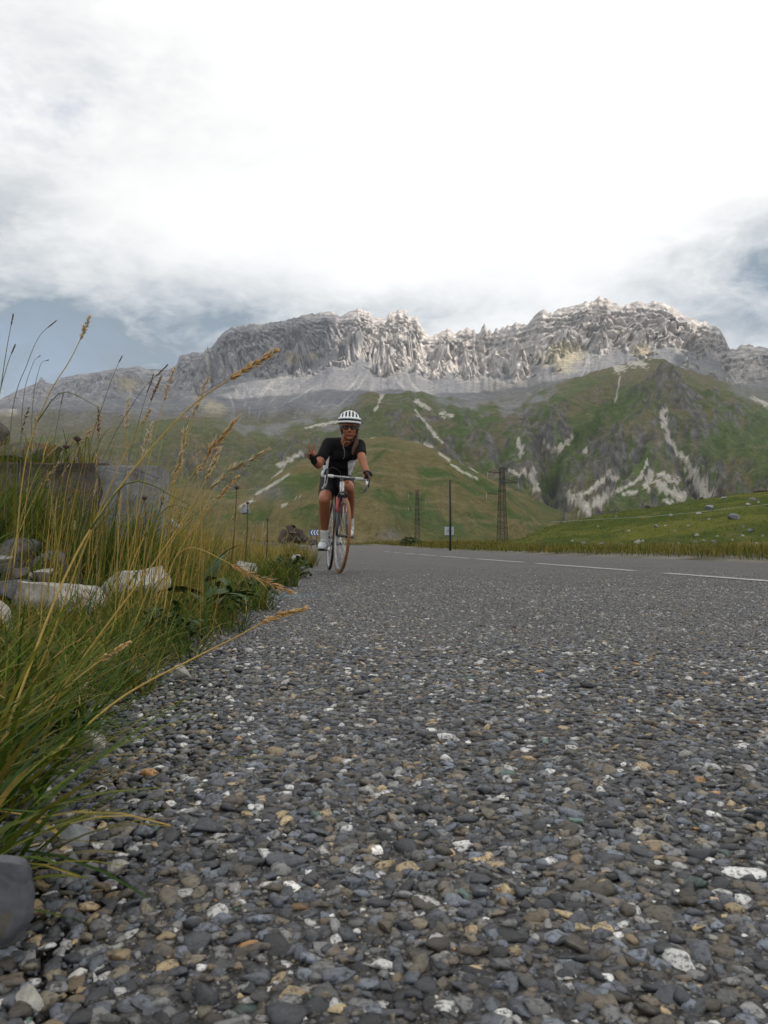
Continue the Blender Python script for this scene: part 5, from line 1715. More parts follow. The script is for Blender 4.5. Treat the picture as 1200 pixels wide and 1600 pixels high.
# blue chevron board at the bend
Y = 55.0
c = P(490.5, 832, Y)
gz = float(road_rise(Y)) - 0.1
root = empty('chevron_sign', (c.x, Y, gz))
tag(root, 'small blue bend board with white chevrons behind the rider', 'road sign')
bm = bmesh.new()
bmesh.ops.create_cube(bm, size=1)
for v in bm.verts: v.co = Vector((v.co.x * 0.60, v.co.y * 0.03, v.co.z * 0.40 + c.z - gz))
panel = bm_obj('panel', bm, MAT_BLUE, root, False)
for k in range(3):
    x = -0.2 + 0.19 * k
    bm = bmesh.new()
    z = c.z - gz
    pts = [(x, 0), (x + 0.10, 0.17), (x + 0.17, 0.17), (x + 0.07, 0), (x + 0.17, -0.17), (x + 0.10, -0.17)]
    vs_ = [bm.verts.new((px_ - 0.03, -0.019, z + pz)) for px_, pz in pts] + [bm.verts.new((px_ - 0.03, -0.014, z + pz)) for px_, pz in pts]
    bm.faces.new([vs_[i] for i in (0, 1, 2, 3)]); bm.faces.new([vs_[i] for i in (0, 3, 4, 5)])
    for i in range(6):
        j = (i + 1) % 6
        bm.faces.new([vs_[j], vs_[i], vs_[i + 6], vs_[j + 6]])
    bm_obj('chevron', bm, MAT_WHITE, panel, False)
for sx in (-0.2, 0.2):
    bars('post', [((sx, 0.04, 0), (sx, 0.04, c.z - gz + 0.15), 0.03)], MAT_STEEL, root, 8)
# ------------------------------------------------------------------ bicycle
MAT_BWHITE = simple_mat('white_frame_paint', (0.72, 0.72, 0.72), 0.3, 0.04, 8, coat=0.5)
MAT_BRED = simple_mat('red_frame_paint', (0.36, 0.02, 0.025), 0.3, 0.08, 8, coat=0.5)
MAT_BBLACK = simple_mat('black_frame_paint', (0.015, 0.015, 0.017), 0.35, 0.1, 8, coat=0.3)
MAT_ALU = simple_mat('silver_alloy', (0.62, 0.62, 0.63), 0.28, 0.08, 30, metal=0.9)
MAT_RIM = simple_mat('grey_rim_alloy', (0.30, 0.30, 0.31), 0.35, 0.2, 30, metal=0.85)
MAT_TAN = simple_mat('tan_tyre', (0.24, 0.105, 0.035), 0.7, 0.2, 40)
MAT_TYRE = simple_mat('black_tyre', (0.02, 0.02, 0.021), 0.75, 0.2, 40)
MAT_TAPE = simple_mat('white_bar_tape', (0.66, 0.65, 0.62), 0.65, 0.08, 60)
MAT_RUBBER = simple_mat('black_rubber', (0.014, 0.014, 0.015), 0.6, 0.2, 50)

ORG = P(530.5, 897, 7.1); ORG.z = 0.004
BM = Matrix.Translation(ORG) @ Matrix.Rotation(math.radians(9.2), 4, 'Z') @ Matrix.Rotation(math.radians(3.0), 4, 'Y')
bike = empty('bicycle')
bike.matrix_world = BM
tag(bike, 'white road bicycle with tan front tyre ridden towards the viewer', 'bicycle')
WR = 0.335
AX0 = Vector((0, 0.165, 0.70)); AXD = Vector((0, 0.30, 0.954)).normalized()
STEER = Matrix.Translation(AX0) @ Matrix.Rotation(math.radians(5.0), 4, AXD) @ Matrix.Translation(-AX0)


def tpart(name, path, rad, mat, parent=bike, k=10, M=None, smooth_n=None):
    path = np.array([tuple(p) for p in path], float)
    if smooth_n: path = bez([tuple(p) for p in path], smooth_n)
    if M is not None: path = np.array([(M @ Vector(p))[:] for p in path])
    rad = np.interp(np.linspace(0, 1, len(path)), np.linspace(0, 1, np.size(rad)), np.atleast_1d(rad)) if np.size(rad) > 1 else rad
    return link(bpy.data.objects.new(name, tube_mesh(name, path, rad, mat, k)), parent)


def ring(R, prof, n=72):
    """lathe a closed profile [(dr, dx)] about the wheel axle (x)"""
    a = np.linspace(0, 2 * np.pi, n, endpoint=False)
    V = []
    for dr, dx in prof:
        V.append(np.stack([np.full(n, dx), (R + dr) * np.cos(a), (R + dr) * np.sin(a)], 1))
    V = np.stack(V, 1)
    m = len(prof)
    i = np.arange(n * m).reshape(n, m)
    F = np.stack([i, np.roll(i, -1, 0), np.roll(np.roll(i, -1, 0), -1, 1), np.roll(i, -1, 1)], -1).reshape(-1, 4)
    return V.reshape(-1, 3), F


def wheel(center, M, tyre_mat, label):
    Mt = M @ Matrix.Translation(center)
    tr = lambda V: np.array([(Mt @ Vector(v))[:] for v in V])
    hubpath = [Mt @ Vector((x, 0, 0)) for x in (-0.05, -0.035, -0.034, 0.034, 0.035, 0.05)]
    w = link(bpy.data.objects.new('wheel', tube_mesh('wheel', np.array([p[:] for p in hubpath]), [0.006, 0.006, 0.013, 0.013, 0.006, 0.006], MAT_BBLACK, 12)), bike)
    w['label'] = label
    a = np.linspace(0, 2 * np.pi, 12, endpoint=False)
    V, F = ring(WR - 0.0135, [(0.0135 * math.cos(t), 0.0130 * math.sin(t)) for t in a])
    link(bpy.data.objects.new('tyre', np_mesh('tyre', tr(V), F, tyre_mat)), w)
    V, F = ring(WR - 0.026, [(0.006, 0.0105), (0.0, 0.0115), (-0.016, 0.0095), (-0.024, 0.004), (-0.024, -0.004), (-0.016, -0.0095), (0.0, -0.0115), (0.006, -0.0105)])
    link(bpy.data.objects.new('rim', np_mesh('rim', tr(V), F, MAT_RIM)), w)
    segs = []
    for i in range(24):
        t = 2 * math.pi * i / 24
        s = 0.028 * (1 if i % 2 else -1)
        t2 = t + 0.35 * (1 if i % 4 < 2 else -1)
        segs.append((tuple(Mt @ Vector((s, 0.02 * math.cos(t2), 0.02 * math.sin(t2)))), tuple(Mt @ Vector((0, (WR - 0.045) * math.cos(t), (WR - 0.045) * math.sin(t)))), 0.0011))
    bars('spokes', segs, MAT_ALU, w)
    return w


wheel(Vector((0, 0, WR)), STEER, MAT_TAN, 'front wheel with tan tyre')
wheel(Vector((0, 1.0, WR)), Matrix.Identity(4), MAT_TYRE, 'rear wheel with black tyre')
BB, HTB, HTT, SEAT = (0, 0.585, 0.27), (0, 0.168, 0.71), (0, 0.205, 0.83), (0, 0.705, 0.80)
tpart('head_tube', [HTB, HTT], 0.021, MAT_BWHITE)
tpart('top_tube', [(0, 0.198, 0.805), (0, 0.45, 0.80), SEAT], 0.016, MAT_BBLACK)
tpart('down_tube', [(0, 0.178, 0.745), BB], 0.021, MAT_BBLACK)
tpart('seat_tube', [BB, SEAT], 0.016, MAT_BBLACK)
tpart('seat_post', [SEAT, (0, 0.735, 0.905)], 0.0135, MAT_BBLACK)
for s in (-1, 1):
    tpart('chain_stay', [(s * 0.03, 0.60, 0.27), (s * 0.06, 0.99, WR)], [0.011, 0.008], MAT_BBLACK)
    tpart('seat_stay', [(s * 0.02, 0.70, 0.78), (s * 0.055, 0.99, WR)], [0.009, 0.007], MAT_BBLACK)
    f = tpart('fork_blade', [(s * 0.012, 0.168, 0.705), (s * 0.036, 0.158, 0.69), (s * 0.040, 0.13, 0.60), (s * 0.045, 0.07, 0.47), (s * 0.05, 0.0, WR)], [0.013, 0.015, 0.014, 0.011, 0.008], MAT_BBLACK, M=STEER)
    tpart('fork_decal', [(s * 0.037, 0.157, 0.684), (s * 0.041, 0.13, 0.60), (s * 0.043, 0.105, 0.545)], [0.0158, 0.0152, 0.0140], MAT_BRED, parent=f, M=STEER)
tpart('front_brake', [(-0.035, 0.135, 0.69), (-0.03, 0.125, 0.725), (0, 0.12, 0.735), (0.03, 0.125, 0.725), (0.035, 0.135, 0.69)], 0.009, MAT_BBLACK, M=STEER)
tpart('stem', [(0, 0.208, 0.84), (0, 0.212, 0.862), (0, 0.19, 0.872), (0, 0.12, 0.868)], 0.016, MAT_ALU, M=STEER)
tpart('handlebar', [(-0.14, 0.12, 0.868), (-0.05, 0.12, 0.868), (0, 0.12, 0.868), (0.05, 0.12, 0.868), (0.14, 0.12, 0.868)], [0.0115, 0.012, 0.0145, 0.012, 0.0115], MAT_RIM, M=STEER)
HOOD = {}
for s in (-1, 1):
    tpart('bar_tape', [(s * 0.10, 0.12, 0.868), (s * 0.15, 0.118, 0.868), (s * 0.174, 0.10, 0.869), (s * 0.184, 0.06, 0.869)], 0.0150, MAT_TAPE, M=STEER, smooth_n=20)
    tpart('bar_drop', [(s * 0.184, 0.06, 0.869), (s * 0.186, 0.01, 0.855), (s * 0.186, -0.012, 0.82), (s * 0.186, 0.005, 0.78), (s * 0.186, 0.06, 0.757), (s * 0.186, 0.12, 0.75)], 0.0125, MAT_TAPE if s < 0 else MAT_ALU, M=STEER, smooth_n=30)
    h = tpart('brake_hood', [(s * 0.185, 0.045, 0.876), (s * 0.186, 0.0, 0.882), (s * 0.187, -0.03, 0.898), (s * 0.187, -0.042, 0.912)], [0.019, 0.020, 0.018, 0.012], MAT_RUBBER, M=STEER, smooth_n=16)
    tpart('brake_lever', [(s * 0.187, -0.035, 0.905), (s * 0.190, -0.062, 0.87), (s * 0.193, -0.058, 0.82), (s * 0.195, -0.045, 0.785)], [0.009, 0.008, 0.007, 0.006], MAT_BBLACK, M=STEER, smooth_n=14)
    tpart('brake_cable', [(s * 0.17, -0.02, 0.90), (s * 0.15, -0.05, 0.93), (s * 0.06, 0.02, 0.90), (s * 0.02, 0.10, 0.80), (s * 0.015, 0.12, 0.74)], 0.0022, MAT_BBLACK, M=STEER, smooth_n=30, k=6)
    HOOD[s] = BM @ (STEER @ Vector((s * 0.186, 0.0, 0.884)))
# saddle
bm = bmesh.new()
bmesh.ops.create_uvsphere(bm, u_segments=20, v_segments=12, radius=1)
for v in bm.verts:
    t = (v.co.y + 1) / 2
    w = 0.022 + 0.05 * float(sst(t, 0.35, 0.9))
    v.co = Vector((v.co.x * w, 0.735 + v.co.y * 0.135, 0.928 + v.co.z * 0.022))
bm_obj('saddle', bm, MAT_RUBBER, bike)
# drivetrain: right-hand crank (left in the picture) forward and down
CR = math.radians(24)
ped = {}
V, F = ring(0.092, [(0, 0.002), (0.004, 0), (0, -0.002), (-0.02, -0.002), (-0.02, 0.002)], 40)
link(bpy.data.objects.new('chainring', np_mesh('chainring', V + np.array((-0.045, BB[1], BB[2])), F, MAT_ALU)), bike)
bars('chain', [((-0.045, BB[1], BB[2] + 0.094), (-0.045, 1.0, WR + 0.035), 0.005), ((-0.045, BB[1], BB[2] - 0.094), (-0.045, 1.0, WR - 0.04), 0.005)], MAT_BBLACK, bike)
for s in (-1, 1):
    d = 1 if s < 0 else -1           # picture-left pedal points forward (-y) and down
    e = Vector((s * 0.075, BB[1] - d * 0.17 * math.cos(CR), BB[2] - d * 0.17 * math.sin(CR)))
    c = tpart('crank', [(s * 0.05, BB[1], BB[2]), e], [0.016, 0.011], MAT_ALU)
    p = e + Vector((s * 0.055 if s < 0 else 0.085, 0, 0))
    ped[s] = BM @ p
    bm = bmesh.new()
    bmesh.ops.create_cube(bm, size=1)
    for v in bm.verts: v.co = Vector((p.x + v.co.x * 0.085, p.y + v.co.y * 0.07, p.z + v.co.z * 0.018))
    bmesh.ops.bevel(bm, geom=bm.edges[:], offset=0.005, segments=2, affect='EDGES')
    bm_obj('pedal', bm, MAT_BBLACK, c)
tpart('bottom_bracket', [(-0.06, BB[1], BB[2]), (0.06, BB[1], BB[2])], 0.02, MAT_BBLACK)
tpart('water_bottle', [(0, 0.40, 0.44), (0, 0.385, 0.46), (0, 0.29, 0.57), (0, 0.275, 0.585), (0, 0.265, 0.60)], [0.03, 0.034, 0.034, 0.03, 0.012], MAT_BBLACK)

# ------------------------------------------------------------------ rider
def skin_mat(name, col):
    m, b, bs = new_mat(name)
    tc = b.n('ShaderNodeTexCoord')
    n = b.noise(tc.outputs['Object'], 14, 4)
    setin(b, bs, 'Base Color', b.mix(b.mapr(n, 0.3, 0.7, 0, 1), tuple(c * 0.86 for c in col), tuple(c * 1.1 for c in col)))
    bs.inputs['Roughness'].default_value = 0.48
    bs.inputs['Subsurface Weight'].default_value = 0.12
    bs.inputs['Subsurface Radius'].default_value = (0.012, 0.004, 0.002)
    return m


MAT_SKIN = skin_mat('tanned_skin', (0.30, 0.105, 0.045))
MAT_LIP = skin_mat('lips', (0.26, 0.06, 0.05))
MAT_JERSEY = simple_mat('black_jersey', (0.010, 0.010, 0.011), 0.85, 0.25, 30, bump=0.25, bscale=60, spec=0.12)
MAT_PANEL = simple_mat('white_jersey_panel', (0.62, 0.62, 0.66), 0.8, 0.06, 30, bump=0.25, bscale=60)
MAT_SHORTS = simple_mat('black_shorts', (0.011, 0.011, 0.014), 0.75, 0.25, 30, bump=0.2, bscale=60, spec=0.2)
MAT_GLOVE = simple_mat('black_glove', (0.013, 0.013, 0.014), 0.85, 0.2, 60, spec=0.15)
MAT_SOCK = simple_mat('white_sock', (0.66, 0.66, 0.66), 0.9, 0.06, 90, bump=0.3, bscale=150)
MAT_SHOE = simple_mat('white_shoe', (0.55, 0.57, 0.60), 0.45, 0.12, 30)
MAT_SOLE = simple_mat('black_sole', (0.02, 0.02, 0.02), 0.6, 0.2, 30)
MAT_HAIR = simple_mat('auburn_hair', (0.10, 0.042, 0.022), 0.55, 0.35, 90, bump=0.5, bscale=140)
MAT_HELMET = simple_mat('white_helmet', (0.76, 0.77, 0.78), 0.28, 0.04, 20, coat=0.4)
MAT_HELBLK = simple_mat('black_helmet_core', (0.014, 0.016, 0.02), 0.6, 0.2, 40)
MAT_LENS = simple_mat('dark_lens', (0.03, 0.012, 0.010), 0.12, 0.1, 20)
MAT_STRAP = simple_mat('pale_strap', (0.5, 0.5, 0.5), 0.7, 0.1, 50)


def capsule(p0, r0, p1, r1, k=14):
    p0, p1 = np.array(p0, float), np.array(p1, float)
    d = p1 - p0; L = np.linalg.norm(d); d = d / max(L, 1e-6)
    path, rad = [], []
    for t in np.linspace(0.08, np.pi / 2, 5): path.append(p0 - d * r0 * np.cos(t)); rad.append(r0 * np.sin(t))
    path.append((p0 + p1) / 2); rad.append((r0 + r1) / 2)
    for t in np.linspace(np.pi / 2, 0.08, 5): path.append(p1 + d * r1 * np.cos(t)); rad.append(r1 * np.sin(t))
    V, Q, T = tube_np(np.array(path), np.array(rad), k)
    return V, np.concatenate([np.concatenate([Q[:, [0, 1, 2]], Q[:, [0, 2, 3]]]), T])


I3V, I3F = ico(3)


def ellip(c, r, rot=None):
    V = I3V * np.array(r)
    if rot is not None: V = V @ np.array(rot.to_matrix()).T
    return V + np.array(c), I3F


def chain(pts):
    """[(point, radius), ...] -> capsules"""
    return [capsule(a[0], a[1], b_[0], b_[1]) for a, b_ in zip(pts[:-1], pts[1:])]


def blob(name, prims, mats, parent, voxel=0.007, smooth=4, post=None, origin=None):
    """one continuous skin grown over overlapping solids"""
    V, F, n = [], [], 0
    for v, f in prims:
        V.append(v); F.append(f + n); n += len(v)
    V = np.concatenate(V) - np.array(origin)
    me = np_mesh(name + '_core', V, np.concatenate(F))
    tmp = bpy.data.objects.new('tmp', me)
    C.objects.link(tmp)
    r = tmp.modifiers.new('r', 'REMESH'); r.mode = 'VOXEL'; r.voxel_size = voxel
    s = tmp.modifiers.new('s', 'SMOOTH'); s.factor = 0.5; s.iterations = smooth
    dg = bpy.context.evaluated_depsgraph_get()
    out = bpy.data.meshes.new_from_object(tmp.evaluated_get(dg))
    bpy.data.objects.remove(tmp); bpy.data.meshes.remove(me)
    out.name = name
    out.materials.clear()
    for m in mats: out.materials.append(m)
    out.polygons.foreach_set('use_smooth', np.ones(len(out.polygons), bool))
    if post:
        nf = len(out.polygons)
        ce = np.empty(nf * 3, np.float32); out.polygons.foreach_get('center', ce); ce = ce.reshape(-1, 3) + np.array(origin)
        no = np.empty(nf * 3, np.float32); out.polygons.foreach_get('normal', no); no = no.reshape(-1, 3)
        out.polygons.foreach_set('material_index', np.asarray(post(ce, no), np.int32))
    out.update()
    return link(bpy.data.objects.new(name, out), parent)


PO = Vector((ORG.x - 0.08, 7.68, 0.0))
person = empty('person', PO)
tag(person, 'cyclist in black jersey and white helmet making a V sign', 'person')

# joints, placed where the photograph shows them
Hd = P(546, 667, 7.38)
neck = P(541, 690, 7.47)
shL, shR = P(513.5, 694, 7.50), P(561, 696, 7.49)
elL = P(497, 726.5, 7.34); wrL = P(490.5, 720, 7.14)
hood = HOOD[1]
wrR = hood + Vector((-0.005, 0.055, 0.035))
elR = P(566, 718, 7.30)
hipL, hipR = P(515, 752, 7.82), P(537, 752, 7.82)
knL, knR = P(507, 781, 7.38), P(545, 763, 7.42)
anL = ped[-1] + Vector((0.012, 0.125, 0.115)); anR = ped[1] + Vector((0.0, 0.09, 0.125))

# hands -------------------------------------------------------------
palmL = P(487.5, 711.5, 7.10)
def fing(pts, r): return chain([(p, r * k) for p, k in zip(pts, (1.0, 0.95, 0.88, 0.78))][:len(pts)])
hand_prims = []
hand_prims += [ellip(palmL, (0.036, 0.017, 0.042))] + chain([(wrL, 0.027), (palmL, 0.024)])
hand_prims += fing([P(485, 706.5, 7.095), P(484, 702.5, 7.085), P(482.8, 699, 7.08), P(481.2, 694.3, 7.078)], 0.0108)      # index
hand_prims += fing([P(488.6, 705.5, 7.095), P(489.4, 701.5, 7.085), P(490.2, 698, 7.08), P(491.4, 693.6, 7.078)], 0.0112)   # middle
hand_prims += fing([P(491, 707.5, 7.09), P(491.6, 705.5, 7.055), P(490.2, 709, 7.04), P(488.6, 711.5, 7.055)], 0.0088)     # ring, curled
hand_prims += fing([P(493, 710, 7.09), P(493.4, 708.6, 7.06), P(491.8, 711.6, 7.048), P(490.2, 713.2, 7.06)], 0.0078)      # little, curled
hand_prims += fing([P(483.6, 714.5, 7.095), P(481, 711.8, 7.075), P(482.6, 708.6, 7.05), P(486, 708.8, 7.04)], 0.0100)      # thumb over the curled fingers
# right hand closed round the brake hood
pr = hood + Vector((0.0, 0.02, 0.030))
hand_prims += [ellip(pr, (0.034, 0.046, 0.017))] + chain([(wrR, 0.026), (pr, 0.022)])
for i, dy in enumerate((-0.028, -0.010, 0.008, 0.026)):
    b0 = hood + Vector((0.026, dy, 0.030)); b1 = hood + Vector((0.038, dy - 0.004, 0.006)); b2 = hood + Vector((0.026, dy - 0.006, -0.020)); b3 = hood + Vector((0.004, dy - 0.004, -0.026))
    hand_prims += fing([b0, b1, b2, b3], (0.0092, 0.0095, 0.0090, 0.0080)[i])
hand_prims += fing([hood + Vector((-0.022, 0.022, 0.028)), hood + Vector((-0.034, 0.0, 0.012)), hood + Vector((-0.028, -0.018, -0.012))], 0.0102)

# head --------------------------------------------------------------
fwd = Vector((0.03, -1.0, -0.10)).normalized()
hr = 0.083
rotH = Euler((math.radians(8), 0, math.radians(2)))
Rm = rotH.to_matrix()
hp = lambda x, y, z: Hd + Rm @ Vector((x, y, z))
head_prims = [ellip(hp(0, 0.012, 0.028), (0.078, 0.096, 0.085), rotH), ellip(hp(0, -0.010, -0.045), (0.060, 0.072, 0.072), rotH), ellip(hp(0, -0.048, -0.103), (0.028, 0.024, 0.020), rotH)]
head_prims += [ellip(hp(s * 0.040, -0.052, -0.035), (0.022, 0.020, 0.024), rotH) for s in (-1, 1)]                          # cheeks
head_prims += chain([(hp(0, -0.082, 0.0), 0.009), (hp(0, -0.099, -0.036), 0.0125)]) + [ellip(hp(s * 0.012, -0.086, -0.040), (0.008, 0.009, 0.007), rotH) for s in (-1, 1)]
head_prims += [ellip(hp(0, -0.074, -0.070), (0.022, 0.012, 0.011), rotH), ellip(hp(0, -0.074, 0.020), (0.055, 0.014, 0.012), rotH)]
head_prims += [ellip(hp(s * 0.079, 0.012, -0.022), (0.008, 0.018, 0.030), rotH) for s in (-1, 1)]                           # ears
head_prims += chain([(hp(0, 0.02, -0.07), 0.052), (neck, 0.054), (P(538, 704, 7.56), 0.06)])

body = list(head_prims)
body += chain([(shL, 0.050), (elL, 0.037)]) + chain([(elL, 0.037), ((elL + wrL) / 2 + Vector((0, 0, -0.005)), 0.036), (wrL, 0.026)])
body += chain([(shR, 0.050), (elR, 0.037), ((elR + wrR) / 2, 0.034), (wrR, 0.026)])
body += hand_prims
body += [ellip(P(535, 712, 7.60), (0.115, 0.085, 0.12)), ellip(P(529, 733, 7.74), (0.10, 0.08, 0.11)), ellip(P(526, 750, 7.83), (0.12, 0.09, 0.08))]
body += chain([(shL, 0.05), (P(537, 699, 7.54), 0.08), (shR, 0.05)])
mk = lambda a, b_, t, off=(0, 0, 0): a + (b_ - a) * t + Vector(off)
for hp_, kn, an in ((hipL, knL, anL), (hipR, knR, anR)):
    body += chain([(hp_, 0.085), (mk(hp_, kn, 0.55), 0.074), (kn, 0.054)])
    body += chain([(kn, 0.053), (mk(kn, an, 0.30, (0, 0.022, 0)), 0.055), (mk(kn, an, 0.62, (0, 0.012, 0)), 0.042), (an, 0.033)])
    body += [ellip(kn + Vector((0, -0.016, 0.0)), (0.040, 0.035, 0.045))]
for an, pd in ((anL, ped[-1]), (anR, ped[1])):
    body += chain([(an, 0.033), (an + Vector((0, 0.02, -0.05)), 0.030), (pd + Vector((0, -0.02, 0.045)), 0.030)])


def lips(ce, no):
    q = (ce - np.array(hp(0, -0.082, -0.072))) @ np.array(Rm)
    return ((np.abs(q[:, 0]) < 0.024) & (np.abs(q[:, 2]) < 0.0075) & (np.abs(q[:, 1]) < 0.02)).astype(int)


bodyo = blob('body', body, [MAT_SKIN, MAT_LIP], person, 0.0066, 3, lips, PO)

# jersey ------------------------------------------------------------
jz = []
jz += chain([(shL, 0.062), (P(537, 698, 7.54), 0.092), (shR, 0.062)])
jz += [ellip(P(536, 709, 7.58), (0.150, 0.118, 0.11)), ellip(P(532, 720, 7.63), (0.143, 0.118, 0.12)), ellip(P(528, 730, 7.69), (0.146, 0.122, 0.12)), ellip(P(525, 741, 7.76), (0.150, 0.120, 0.08))]
jz += [ellip(P(526, 711, 7.50), (0.055, 0.05, 0.055)), ellip(P(545, 711, 7.50), (0.055, 0.05, 0.055))]
jz += chain([(shL, 0.063), (mk(shL, elL, 0.62), 0.055)])
jz += chain([(shR, 0.063), (mk(shR, elR, 0.60), 0.053)])
jz += chain([(P(540, 693, 7.50), 0.058), (P(538, 700, 7.54), 0.075)])


def panels(ce, no):
    px, py = project(ce[:, 0], ce[:, 1], ce[:, 2])
    left = (py > 703) & (px < 516 - (py - 703) * 0.12) & (px > 494) & (np.abs(no[:, 0]) > 0.25) & (no[:, 0] < 0)
    arm = np.linalg.norm(ce - np.array(mk(shL, elL, 0.4)), axis=1) < 0.10
    arm |= (ce[:, 0] < mk(shL, elL, 0.62).x + 0.02) & (py < 727)
    right = (py > 719) & (px > 544) & (no[:, 0] > 0.2)
    return ((left & ~arm) | right).astype(int)


jersey = blob('jersey', jz, [MAT_JERSEY, MAT_PANEL], person, 0.008, 5, panels, PO)
# zip opening and collar
zp = [P(539, 691.5, 7.412), P(538, 698, 7.428), P(536.5, 706, 7.438), P(535.5, 713, 7.447)]
zipo = tpart('zip', [Vector(p) - PO for p in zp], [0.003, 0.003, 0.002, 0.002], MAT_SOLE, parent=jersey, k=6, smooth_n=12)
cable = [P(548, 691, 7.36), P(540, 690, 7.385), P(536, 697, 7.405), P(538.5, 705, 7.42), P(537, 716, 7.475), P(529, 724, 7.555), P(523, 731, 7.58)]
tpart('earphone_cable', [Vector(p) - PO for p in cable], 0.0014, MAT_STRAP, parent=person, k=6, smooth_n=40)

# shorts ------------------------------------------------------------
sz = [ellip(P(525, 748, 7.80), (0.158, 0.125, 0.10)), ellip(P(526, 756, 7.84), (0.150, 0.12, 0.08))]
for hp_, kn, t in ((hipL, knL, 0.72), (hipR, knR, 0.70)):
    sz += chain([(hp_, 0.096), (mk(hp_, kn, 0.45), 0.085), (mk(hp_, kn, t), 0.073)])
blob('shorts', sz, [MAT_SHORTS], person, 0.008, 5, None, PO)

# gloves: palm shells, fingers bare
gl = [ellip(palmL + Vector((0.002, 0.004, -0.004)), (0.042, 0.024, 0.040))] + chain([(mk(wrL, palmL, -0.15), 0.031), (palmL, 0.028)])
blob('glove', gl, [MAT_GLOVE], person, 0.005, 3, None, PO)
gl = [ellip(pr + Vector((0, 0.004, 0.002)), (0.042, 0.046, 0.024))] + chain([(mk(wrR, pr, -0.2), 0.031), (pr, 0.028)])
for dy in (-0.028, -0.010, 0.008, 0.026):
    gl += chain([(hood + Vector((0.024, dy, 0.030)), 0.0115), (hood + Vector((0.038, dy - 0.004, 0.008)), 0.0115)])
blob('glove', gl, [MAT_GLOVE], person, 0.005, 3, None, PO)

# socks and shoes
for an, kn, pd, s in ((anL, knL, ped[-1], -1), (anR, knR, ped[1], 1)):
    blob('sock', chain([(mk(an, kn, 0.20), 0.0395), (an, 0.0375), (an + Vector((0, 0.012, -0.04)), 0.036)]), [MAT_SOCK], person, 0.006, 3, None, PO)
    heel = an + Vector((0, 0.035, -0.062)); ball = pd + Vector((0, -0.005, 0.040)); toe = pd + Vector((-0.004, -0.085, 0.022))
    sp = chain([(heel, 0.036), (mk(heel, ball, 0.5, (0, 0, 0.01)), 0.037), (ball, 0.040), (toe, 0.027)]) + chain([(an + Vector((0, 0.006, -0.028)), 0.040), (mk(heel, ball, 0.35), 0.036)])
    sole_z = (ball.z - 0.03, heel.z - 0.025)

    def two_tone(ce, no, ball=ball, heel=heel):
        t = np.clip((ce[:, 1] - ball.y) / (heel.y - ball.y), -0.6, 1.2)
        return (ce[:, 2] < ball.z + (heel.z - ball.z) * t - 0.020).astype(int)

    sh = blob('shoe', sp, [MAT_SHOE, MAT_SOLE], person, 0.006, 4, two_tone, PO)
    for k in (0.30, 0.52, 0.74):
        c = mk(heel, ball, k + 0.25)
        up = 0.043
        tpart('shoe_strap', [c - PO + Vector((-0.036, 0, up * 0.3)), c - PO + Vector((-0.02, -0.004, up * 0.86)), c - PO + Vector((0.0, -0.006, up)), c - PO + Vector((0.02, -0.004, up * 0.86)), c - PO + Vector((0.036, 0, up * 0.3))], 0.005, MAT_SOLE if k == 0.52 else MAT_STRAP, parent=sh, k=6, smooth_n=14)

# hair: cap under the helmet, side strands and a tail over the shoulder
hs = [ellip(hp(0, 0.035, 0.012), (0.080, 0.088, 0.075), rotH)]
hs += chain([(hp(0.060, 0.05, -0.03), 0.024), (hp(0.066, 0.01, -0.085), 0.020), (P(556, 694, 7.40), 0.022), (P(553, 702, 7.40), 0.021), (P(551.5, 709, 7.405), 0.013)])
hs += chain([(hp(-0.072, 0.02, 0.0), 0.014), (hp(-0.068, 0.02, -0.06), 0.010)])
blob('hair', hs, [MAT_HAIR], person, 0.006, 3, None, PO)

# sunglasses
gv = []
bm = bmesh.new()
for s in (-1, 1):
    rows = []
    for i in range(9):
        a = math.radians(4 + 8.5 * i)
        hgt = 0.021 * (1 - 0.25 * (i / 8) ** 2) * (0.7 + 0.3 * min(1, i / 2))
        x, y = s * 0.086 * math.sin(a), -0.094 * math.cos(a) - 0.004
        rows.append((bm.verts.new(hp(x, y, 0.010) - PO), bm.verts.new(hp(x, y * 1.02, -0.004) - PO), bm.verts.new(hp(x, y, 0.010 - hgt * 1.5) - PO)))
    for a_, b_ in zip(rows[:-1], rows[1:]):
        for j in (0, 1):
            bm.faces.new([a_[j], b_[j], b_[j + 1], a_[j + 1]] if s > 0 else [b_[j], a_[j], a_[j + 1], b_[j + 1]])
bmesh.ops.solidify(bm, geom=bm.faces[:], thickness=0.003)
glasses = bm_obj('sunglasses', bm, MAT_LENS, person)
for s in (-1, 1):
    tpart('temple', [hp(s * 0.084, -0.03, 0.006) - PO, hp(s * 0.085, 0.02, 0.004) - PO], 0.003, MAT_BBLACK, parent=glasses, k=6)
tpart('bridge', [hp(-0.014, -0.100, 0.006) - PO, hp(0, -0.102, 0.008) - PO, hp(0.014, -0.100, 0.006) - PO], 0.003, MAT_BBLACK, parent=glasses, k=6)

# helmet
HC = hp(0, 0.012, 0.040)
rotE = Euler((math.radians(3), math.radians(2), math.radians(2))).to_matrix()
ha, hb, hh = 0.107, 0.138, 0.112
he = lambda x, y, z: HC + rotE @ Vector((x, y, z)) - PO
bm = bmesh.new()
bmesh.ops.create_uvsphere(bm, u_segments=32, v_segments=20, radius=1)
bmesh.ops.delete(bm, geom=[v for v in bm.verts if v.co.z < -0.05], context='VERTS')
for v in bm.verts: v.co = he(v.co.x * ha * 0.95, v.co.y * hb * 0.95, v.co.z * hh * 0.955)
helmet = bm_obj('helmet', bm, MAT_HELBLK, person)
helmet['label'] = 'white vented helmet over a black core'


